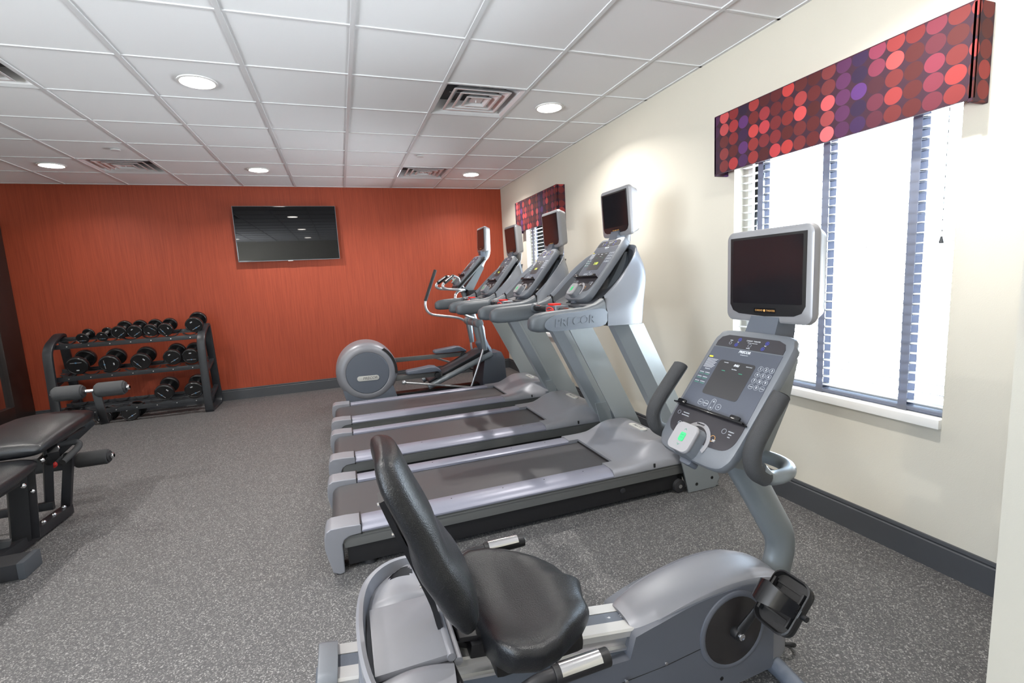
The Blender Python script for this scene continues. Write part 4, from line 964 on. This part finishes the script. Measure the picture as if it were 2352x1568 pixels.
# ================================================================ ELLIPTICAL TRAINER
EX, EY = 1.85, -.69
el = thing('elliptical_trainer', 'grey elliptical trainer with a big round rear drum beside the red wall', 'elliptical trainer', (EX, EY, 0))
def E2(pts, dy=0): return [Vector((p[0]-EX, p[1]+dy, p[2])) for p in pts]   # (world x, local y, z)
Fdm = frame((1, 0, 0), (0, 0, 1), (1.236-EX, 0, .438))      # n = -y
m = MB(); m.lathe([(.21, -.27), (.285, -.262), (.318, -.235), (.333, -.18), (.336, -.08), (.336, .08), (.333, .17), (.318, .225), (.285, .252), (.240, .262), (.232, .258), (.23, .254)], 64, Fdm)
drum = m.build('drive_drum', M['silver'], el, sharp=50)
m = MB(); m.lathe([(.232, .250), (.232, .259), (.226, .266), (.05, .270), (.001, .270)], 56, Fdm); cap = m.build('drum_disc', M['slate_b'], drum)
m = MB(); m.prism(rrect(.235, .056, .027, 6, 0, -.055), .262, .276, 'z', Fdm @ Matrix.Rotation(R(-1), 4, 'Z'), bev=.003); em = m.build('emblem', M['emblem'], cap)
m = MB(); m.text('PRECOR', .042, Fdm @ Matrix.Translation((.02, -.055, .2762)), ext=.0005, shear=.2); m.build('emblem_lettering', M['olive'], em, smooth=False)
m = MB(); sl = []
for q in range(-8, 56, 4): sl.append((.327*math.cos(R(q)), .327*math.sin(R(q))))
for q in range(55, -9, -4): sl.append((.300*math.cos(R(q)), .300*math.sin(R(q))))
m.prism(sl, .19, .236, 'z', Fdm @ Matrix.Translation((0.0, 0, .012))); m.build('drum_slot', M['black'], drum)
m = MB(); m.loft([[(a-EX, s1, z) for a, s1 in ((x0, -w_), (x1, -w_), (x1, w_), (x0, w_))] for x0, x1, w_, z in ((1.02, 1.56, .25, .0), (1.00, 1.55, .25, .08), (.96, 1.50, .235, .26))]); m.build('drum_base', M['slate'], el)
m = MB(); m.box(1.4-EX, 2.7-EX, -.07, .07, .03, .12, bev=.01); m.box(2.45-EX, 2.55-EX, -.3, .3, .0, .06, bev=.01); m.build('floor_beam', M['black'], el)
# ramp: dark channel and two silver tracks
m = MB(); m.bar((1.93-EX, 0, .215), (2.68-EX, 0, .545), .30, .05, bev=.006); m.build('ramp_channel', M['black'], el)
m = MB(); m.bar((1.93-EX, 0, .242), (2.60-EX, 0, .538), .33, .012, bev=.003); m.build('ramp_cover', M['slate_d'], el)
for s_ in (-1, 1):
    m = MB(); m.cyl((1.90-EX, s_*.21, .185), (2.70-EX, s_*.21, .50), .034, 18, bev=.006); m.build('ramp_track', M['silver_mid'], el)
# front housing and mast
m = MB(); m.loft([[(a-EX, s1, z) for a, s1 in ((x0, -w_), (x1, -w_), (x1, w_), (x0, w_))] for x0, x1, w_, z in ((2.56, 2.84, .24, .0), (2.56, 2.86, .24, .20), (2.60, 2.86, .22, .42), (2.66, 2.84, .16, .50))]); m.build('front_housing', M['slate_n'], el)
m = MB(); m.tube(cat(E2([(2.72, 0, .40), (2.66, 0, .56), (2.62, 0, .66)]), 4), [.085]*4+[.075]*4+[.06], 20, ry=.07); m.build('mast_collar', M['slate'], el)
m = MB(); m.tube(cat(E2([(2.66, 0, .45), (2.60, 0, .72), (2.56, 0, .92), (2.50, 0, 1.12), (2.44, 0, 1.30)]), 5), .04, 18); mast = m.build('mast', M['silver_mid'], el)
m = MB(); m.cyl(E2([(2.555, -.20, .885)])[0], E2([(2.555, .20, .885)])[0], .040, 18, bev=.006); m.cyl(E2([(2.555, -.10, .885)])[0], E2([(2.555, .10, .885)])[0], .052, 18, bev=.006); m.build('pivot_tube', M['silver_mid'], el)
# pedal arms and pedals
for s_, P0, P1, pd in ((-1, (1.50, -.17, .335), (2.08, -.17, .315), (1.66, 2.06, .385)), (1, (1.50, .17, .485), (2.46, .17, .475), (2.06, 2.47, .535))):
    m = MB(); m.bar(*E2([P0, P1]), .045, .052, bev=.004); a_ = m.build('pedal_arm', M['olive'], el)
    x0, x1, z = pd; sec = []
    for x, w_, zb, zt in ((x0, .055, z-.015, z+.012), (x0+.02, .070, z-.02, z+.022), (x0+.16, .074, z-.022, z+.034), (x0+.28, .078, z-.022, z+.046), (x0+.34, .072, z-.02, z+.038), (x1, .055, z-.035, z-.008)):
        sec.append([(x-EX, s_*.19+p[0], (zb+zt)/2+p[1]) for p in rrect(2*w_, zt-zb, .010, 4)])
    m = MB(); m.loft(sec); pp = m.build('foot_pedal', M['slate_b'], a_, sharp=60)
    m = MB()
    for k in range(6): m.box(x0+.04+.045*k-EX, x0+.06+.045*k-EX, s_*.19-.05, s_*.19+.05, z+.014+.004*k, z+.0225+.004*k)
    m.build('pedal_tread', M['rubber'], pp)['kind'] = 'stuff'
    m = MB(); m.cyl((x1-EX-.04, s_*.12, z-.07), (x1-EX-.04, s_*.24, z-.07), .035, 16, bev=.004); m.build('track_roller', M['rubber'], a_)
# swing arms: hub, upper handle, lower link
for s_, off in ((1, 0), (-1, .12)):
    y = s_*.27
    m = MB(); m.cyl(E2([(2.545, s_*.17, .885)])[0], E2([(2.545, s_*.30, .885)])[0], .05, 20, bev=.008); hub = m.build('arm_hub', M['silver_mid'], el)
    m = MB(); pts = [(2.50, y, .885), (2.46, y, .915), (2.36, y, .945), (2.14, y, .985), (2.07, y, 1.01), (2.03, y, 1.055), (2.015, y, 1.12), (2.02, y, 1.17)]
    if s_ < 0: pts = [(2.56, y, .90), (2.60, y, .98), (2.64, y, 1.08), (2.67, y, 1.18), (2.69, y, 1.24)]
    m.tube(cat(E2(pts), 6), .0165, 14); m.build('swing_arm', M['chrome_d'], hub)
    m = MB(); q = E2([pts[-1], (pts[-1][0]+(.155 if s_ > 0 else .07), y, pts[-1][2]+(.38 if s_ > 0 else .20))]); m.cyl(q[0], q[1], .0205, 16, bev=.005); m.build('arm_grip', M['foam'], hub)
    tgt = (2.60, y, .56) if s_ < 0 else (2.585, y, .60)
    m = MB(); q = E2([(2.56, y, .88), tgt]); m.tube([q[0], q[0].lerp(q[1], .15), q[1]], [.03, .042, .030], 14); m.build('link_cover', M['silver_mid'], hub)
    foot = (2.40, y, .13) if s_ < 0 else (2.62, y, .22); ball = (1.62, y, .285) if s_ < 0 else (2.06, y, .46)
    m = MB(); m.tube(cat(E2([(2.59, y, .66), (2.57, y, .55), foot]), 5), .014, 12); m.tube(E2([foot, ball]), .013, 12); m.ell(E2([ball])[0], (.027, .027, .027)); m.ell(E2([foot])[0], (.02, .02, .02)); m.build('connecting_rod', M['chrome_d'], hub)
# console
console(el, (2.335-EX, 1.345), (2.655-EX, 1.690), 0, 'ellip', W=.30)
m = MB(); m.bar((2.36-EX, 0, 1.30), (2.71-EX, 0, 1.64), .33, .016, bev=.004); m.build('console_tray', M['silver_mid'], el)
m = MB(); m.bar((2.34-EX, 0, 1.31), (2.70-EX, 0, 1.665), .31, .02, bev=.004); m.build('tray_gap', M['black'], el)
m = MB(); m.loft([[(2.44-EX, -.09, 1.30), (2.44-EX, .09, 1.30), (2.54-EX, .09, 1.26), (2.54-EX, -.09, 1.26)], [(2.66-EX, -.10, 1.58), (2.66-EX, .10, 1.58), (2.70-EX, .1, 1.54), (2.70-EX, -.1, 1.54)]]); m.build('console_back', M['silver_mid'], el)
m = MB(); m.tube(cat(E2([(2.67, 0, 1.56), (2.71, 0, 1.64), (2.76, 0, 1.70), (2.775, 0, 1.78), (2.775, 0, 1.88)]), 5), .05, 16, ry=.02, upv=(0, 1, 0)); m.build('screen_post', M['silver_mid'], el)
m = MB(); m.box(2.68-EX, 2.74-EX, -.045, .045, 1.67, 1.745, bev=.006); m.build('screen_neck', M['slate'], el)
screen_unit(el, 2.70-EX, 0, 1.735, tilt=2, w=.33, h=.295)
# fixed handlebar with sensors, phone holder under the console
for s_ in (-1, 1):
    m = MB(); m.tube(cat(E2([(2.46, s_*.03, 1.27), (2.42, s_*.14, 1.29), (2.33, s_*.20, 1.30), (2.20, s_*.20, 1.315), (2.155, s_*.20, 1.345), (2.175, s_*.20, 1.385)]), 6), .0165, 14); fb = m.build('fixed_handlebar', M['chrome_d'], el)
    m = MB(); q = E2([(2.175, s_*.20, 1.383), (2.30, s_*.17, 1.462)]); m.cyl(q[0], q[1], .021, 16, bev=.004); g_ = m.build('sensor_grip', M['black'], fb)
    m = MB(); m.cyl(q[0].lerp(q[1], .15)+Vector((-.004, 0, .005)), q[0].lerp(q[1], .85)+Vector((-.004, 0, .005)), .0195, 14); m.build('pulse_sensor', M['chrome'], g_)
    m = MB(); m.tube(cat(E2([(2.30, s_*.17, 1.46), (2.36, s_*.15, 1.43), (2.38, s_*.13, 1.37), (2.45, s_*.06, 1.30)]), 5), .015, 12); m.build('bar_return', M['chrome_d'], fb)
m = MB(); m.tube(cat(E2([(2.43, -.10, 1.27), (2.36, -.14, 1.28), (2.31, -.15, 1.23), (2.31, -.15, 1.15), (2.35, -.14, 1.06), (2.44, -.10, .98), (2.54, -.06, .94)]), 6), .0165, 14); m.build('lower_handle', M['chrome_d'], el)
m = MB(); m.box(2.47-EX, 2.62-EX, -.16, .02, 1.20, 1.28, bev=.01); m.build('accessory_box', M['black'], el)
M_ = None
# ================================================================ DUMBBELL RACK
RX, RY = -1.28, .1
rk = thing('dumbbell_rack', 'three-tier charcoal steel dumbbell rack standing against the red wall', 'dumbbell rack', (RX, RY, 0))
xl, xr = -2.02, -.575
def loop_path():
    P = [(.09, .03), (.088, .25), (.10, .55), (.112, .78), (.135, .87), (.20, .935), (.30, .985), (.38, 1.02), (.44, 1.022), (.465, .98), (.50, .70), (.55, .30), (.575, .10), (.56, .035), (.50, .012), (.30, .010), (.14, .010)]
    return [(v.x, v.y) for v in cat([(a, b, 0) for a, b in P], 4, True)]
def side_frame(xc):
    m = MB(); P = loop_path(); n = len(P); secs = []; cy = .32; cz = .5
    for i in range(n):
        a = Vector(P[i-1]); b = Vector(P[(i+1) % n]); d = (b-a).normalized(); nn = Vector((d.y, -d.x)); c = Vector(P[i]); w_ = .043; h_ = .019
        q = []
        for (u, v) in rrect(2*w_, 2*h_, .009, 2): q.append((xc-RX+u, c.x+nn.x*v-RY, c.y+nn.y*v))
        secs.append(q)
    secs.append(secs[0]); m.loft(secs, cap=False)
    o = m.build('side_frame', M['rackgrey'], rk)
    for z0, z1 in ((.46, .58), (.12, .24)):
        m = MB(); m.bar((xc-RX, .10-RY, z0), (xc-RX, (.51 if z0 > .3 else .55)-RY, z1), .05, .03, bev=.003); m.build('side_brace', M['rackgrey'], o)
    return o
side_frame(xl); side_frame(xr)
TIERS = [(.235, .930, .40), (.165, .575, .345), (.125, .180, .31)]     # front y, front top z, back y
for ti, (y0, z0, y1) in enumerate(TIERS):
    m = MB(); m.box(xl-RX, xr-RX, y0-.006-RY, y0+.006-RY, z0-.055, z0-.003, bev=.002); m.box(xl-RX, xr-RX, y0-RY, y0+.04-RY, z0-.055, z0-.045); m.build('front_rail', M['rackgrey'], rk)
    m = MB(); m.box(xl-RX, xr-RX, y1-.006-RY, y1+.006-RY, z0+.020, z0+.065, bev=.002); m.box(xl-RX, xr-RX, y1-.04-RY, y1-RY, z0+.020, z0+.03); m.build('back_rail', M['rackgrey'], rk)
    # saddles: curved cradles along the tier
    n = 7; xs = [xl+.13+(xr-xl-.26)*k/(n-1) for k in range(n)]
    for x in xs:
        m = MB()
        for yy, dz in ((y0+.012, .012), (y1-.012, .055)):
            arc = [(x-RX+.085*math.sin(R(a)), z0+dz+.05-.062*math.cos(R(a))) for a in range(-55, 56, 11)]
            arc2 = [(x-RX+.093*math.sin(R(a)), z0+dz+.05-.072*math.cos(R(a))) for a in range(55, -56, -11)]
            m.prism([(p[0], p[1]) for p in arc+arc2], yy-.022-RY, yy+.022-RY, 'y')
        m.build('saddle', M['rubber'], rk)
    m = MB()
    for x in xs: m.cyl((x-RX, y0-.006-RY, z0-.03), (x-RX, y0-.012-RY, z0-.03), .006, 8)
    m.build('rail_bolts', M['steel'], rk)['kind'] = 'stuff'
# ---------------------------------------------------------------- dumbbells (local: front head centre at origin, axis runs +y)
def dumbbell(r, Ln, hr=None):
    t = thing('dumbbell', '', 'dumbbell'); ht = .40*(Ln-.12)
    for k, y in enumerate((0, Ln-ht)):
        m = MB(); F = frame((1, 0, 0), (0, 0, 1), (0, y+ht, 0))      # n = -y
        m.lathe([(.001, 0), (r*.78, 0), (r*.95, .003), (r, .010), (r, ht-.010), (r*.96, ht-.003), (r*.90, ht), (r*.87, ht-.003), (.001, ht-.003)], 36, F)
        m.build('weight_head', M['db_black'], t)
    m = MB(); m.cyl((0, ht-.004, 0), (0, Ln-ht+.004, 0), .016, 14); m.build('handle_bar', M['steel'], t)
    F = frame((1, 0, 0), (0, 0, 1), (0, .0025, 0))
    m = MB(); m.box(-r*.52, r*.52, -r*.42, -r*.39, 0, .001, Mx=F); m.box(-r*.13, r*.13, r*.42, r*.54, 0, .001, Mx=F); m.build('face_marks', M['ink'], t, smooth=False)
    m = MB(); m.ring(r*.085, r*.035, 0, .0016, 16, F @ Matrix.Translation((0, -r*.405, 0))); m.build('face_badge', M['db_blue'], t)
    return t
M['db_black'] = mat('urethane_black', (.010, .010, .011), .22, bump=.03, bscale=300)
M['db_blue'] = mat('badge_blue', srgb(70, 140, 190), .4)
proto = {}
DB = [[(-1.729, 0.2, 0.979, 0.06, 0, 'leftmost small dumbbell on the top tier, chrome handle showing'), (-1.548, 0.2, 0.984, 0.056, 0, 'second small dumbbell on the top tier, chrome handle showing'), (-1.387, 0.2, 1.015, 0.076, -35, 'round black dumbbell on the top tier just right of the two small ones'), (-1.237, 0.2, 1.012, 0.076, -35, 'fourth dumbbell from the left on the top tier'), (-1.084, 0.2, 1.014, 0.074, -140, 'top-tier dumbbell, left one of the pair before the gap'), (-0.939, 0.2, 1.01, 0.077, 60, 'top-tier dumbbell, right one of the pair before the gap'), (-0.645, 0.2, 1.04, 0.093, -30, 'large dumbbell alone at the right end of the top tier')], [(-1.787, 0.12, 0.683, 0.1, 180, 'large dumbbell at the left end of the middle tier'), (-1.496, 0.12, 0.675, 0.098, 90, 'second dumbbell from the left on the middle tier'), (-1.2, 0.12, 0.668, 0.097, 55, 'dumbbell in the centre of the middle tier'), (-0.887, 0.12, 0.685, 0.092, -30, 'fourth dumbbell from the left on the middle tier'), (-0.7, 0.12, 0.678, 0.092, 0, 'dumbbell on the middle tier half hidden by the right rack post')], [(-1.004, 0.08, 0.287, 0.097, 50, 'large dumbbell on the bottom tier, left of its neighbour'), (-0.708, 0.08, 0.28, 0.098, -20, 'dumbbell on the bottom tier behind the right rack post')], [(-1.633, 0.12, 0.082, 0.082, 100, 'dumbbell on the floor under the rack, the one partly behind the bench pad'), (-1.375, 0.12, 0.09, 0.09, -30, 'dumbbell on the floor under the rack, in plain view')]]
where = ['top tier', 'middle tier', 'bottom tier', 'floor under the rack']
first = True
for row, lst in enumerate(DB):
    for k, (x, y, z, r, roll, lab) in enumerate(lst):
        key = round(r, 3)
        if key not in proto: proto[key] = dumbbell(r, (.10+r*1.7) if r > .07 else .18); o = proto[key]
        else: o = copy_tree(proto[key])
        tilt = R(15) if row < 3 else 0
        o.location = (x, y, z); o.rotation_euler = Euler((tilt, 0, 0)).to_matrix().to_4x4().to_euler()
        o.rotation_euler = (Matrix.Rotation(tilt, 4, 'X') @ Matrix.Rotation(R(roll), 4, 'Y')).to_euler()
        tag(o, lab, 'dumbbell', 'dumbbells on and under the rack')
# ================================================================ LEG BENCH at the left edge (runs along y, leg rollers at its far end)
NX, NY = -.84, -3.2
bn = thing('weight_bench', 'black padded leg bench with foam rollers, cut off by the left picture edge', 'weight bench', (NX, NY, 0))
def B2(*pts): return [Vector((x-NX, y-NY, z)) for x, y, z in pts]
def bbar(name, a, b, w_=.05, h_=.05, mm='blacksatin', par=None): 
    m = MB(); p, q = B2(a, b); m.bar(p, q, w_, h_, bev=.004); return m.build(name, M[mm], par or bn)
bbar('base_rail', (-.835, -3.33, .052), (-.80, -2.58, .040), .06, .06)
bbar('rear_base_rail', (-.86, -5.2, .05), (-.84, -3.30, .05), .06, .06)
m = MB(); m.box(-1.25-NX, -.635-NX, -3.40-NY, -3.26-NY, .0, .085, bev=.006); ft = m.build('cross_foot', M['rubber'], bn)
m = MB(); m.box(-.66-NX, -.628-NX, -3.405-NY, -3.255-NY, .0, .089, bev=.008); m.build('foot_cap', M['rubber2'], ft)
bbar('front_post', (-.83, -3.02, .05), (-.80, -3.0, .50), .07, .08, 'black')
bbar('front_post_plate', (-.795, -3.01, .05), (-.765, -3.0, .47), .012, .09, 'blacksatin')
bbar('leg_lever_post', (-.86, -2.65, .10), (-.82, -2.62, .56), .032, .045, 'blacksatin')
bbar('leg_lever_post', (-.80, -2.60, .05), (-.735, -2.60, .42), .032, .05, 'blacksatin')
bbar('seat_strut', (-.70, -2.36, .57), (-.84, -2.66, .40), .06, .06, 'black')
bbar('roller_upright', (-.64, -2.30, .52), (-.66, -2.30, .76), .012, .05, 'black')
bbar('back_beam', (-.84, -5.0, .40), (-.84, -3.0, .42), .06, .06, 'black')
bbar('rear_post', (-.84, -4.95, .05), (-.84, -4.95, .42), .06, .06, 'black')
m = MB(); m.box(-1.1-NX, -.60-NX, -5.05-NY, -4.93-NY, 0, .07, bev=.006); m.build('rear_foot', M['rubber'], bn)
bbar('side_link', (-1.3, -2.75, .14), (-.80, -2.72, .13), .03, .05, 'black')
bbar('adjuster_arm', (-.94, -3.16, .12), (-.82, -3.12, .09), .04, .04, 'foam')
# pads
def pad(name, secs_, mm='leather'):
    S_ = cat([Vector(s[0]) for s in secs_], 6); n = len(secs_); out_ = []
    for i, c in enumerate(S_):
        t_ = i/(len(S_)-1)*(n-1); k = min(int(t_), n-2); f = t_-k; w_ = secs_[k][1]*(1-f)+secs_[k+1][1]*f; h_ = secs_[k][2]*(1-f)+secs_[k+1][2]*f
        tt = i/(len(S_)-1); e = (max(.03, 1-abs(2*tt-1)**16))**.4; q = []
        for j in range(28):
            a = 2*math.pi*j/28; cx = math.copysign(abs(math.cos(a))**.45, math.cos(a)); cz = math.copysign(abs(math.sin(a))**.6, math.sin(a))
            q.append((c.x-NX+w_*cx*(.9+.1*e), c.y-NY, c.z+h_*cz*e+(h_*.25*(1-cx*cx) if cz > 0 else 0)))
        out_.append(q)
    m = MB(); m.loft(out_); return m.build(name, M[mm], bn, sharp=85)
sp = pad('seat_pad', [((-.87, -3.02, .565), .20, .035), ((-.87, -2.90, .585), .22, .045), ((-.87, -2.68, .605), .23, .05), ((-.87, -2.45, .612), .22, .047), ((-.88, -2.30, .605), .19, .034)])
m = MB(); m.box(-1.02-NX, -.70-NX, -2.98-NY, -2.35-NY, .535, .55, bev=.003); m.build('seat_board', M['black'], sp)
bp = pad('back_pad', [((-.87, -4.6, .455), .15, .035), ((-.87, -4.3, .46), .17, .042), ((-.86, -3.7, .465), .175, .045), ((-.855, -3.25, .475), .175, .044), ((-.85, -2.98, .492), .150, .032)])
m = MB(); m.box(-.98-NX, -.74-NX, -4.6-NY, -3.1-NY, .405, .425, bev=.003); m.build('back_board', M['black'], bp)
# rollers on chrome bars
def roller_set(name, y, z, xa, xb, xc, xd):
    m = MB(); m.cyl(*B2((xa-.02, y, z), (xd+.03, y, z)), .012, 12); b_ = m.build('roller_bar', M['chrome'], bn)
    for a, b in ((xa, xb), (xc, xd)):
        m = MB(); m.cyl(*B2((a, y, z), (b, y, z)), .052, 28, bev=.014); r_ = m.build('foam_roller', M['foam'], b_)
        m = MB(); m.cyl(*B2((b-.004, y, z), (b+.008, y, z)), .040, 24, bev=.004); m.cyl(*B2((a-.008, y, z), (a+.004, y, z)), .040, 24, bev=.004); m.build('roller_cap', M['rubber'], r_)
    m = MB(); m.cyl(*B2((xd+.008, y, z), (xd+.03, y, z)), .02, 12, bev=.004); m.build('end_nut', M['chrome'], b_)
roller_set('upper', -2.30, .770, -.895, -.735, -.655, -.490)
roller_set('lower', -2.42, .315, -1.03, -.83, -.785, -.60)
# handle, bolts and release knob
m = MB(); m.tube(cat(B2((-.86, -2.78, .545), (-.78, -2.66, .50), (-.70, -2.58, .485), (-.685, -2.60, .45), (-.72, -2.72, .40)), 6), .02, 14); m.build('carry_handle', M['foam'], bn)
for p in ((-.805, -2.64, .078), (-.812, -2.74, .075), (-.818, -2.84, .075), (-.76, -3.0, .33), (-.68, -2.86, .53), (-.70, -2.98, .50), (-.69, -3.2, .43)):
    m = MB(); a = B2(p)[0]; m.ell(a+Vector((.014, 0, 0)), (.012, .014, .014), 14, 8); m.build('bolt_head', M['chrome'], bn)
m = MB(); m.ell(B2((-.865, -2.52, .335))[0], (.022, .022, .022), 16, 10); m.build('release_knob', M['red'], bn)
bbar('swivel_bracket', (-.66, -2.92, .50), (-.72, -2.80, .555), .05, .05, 'black')
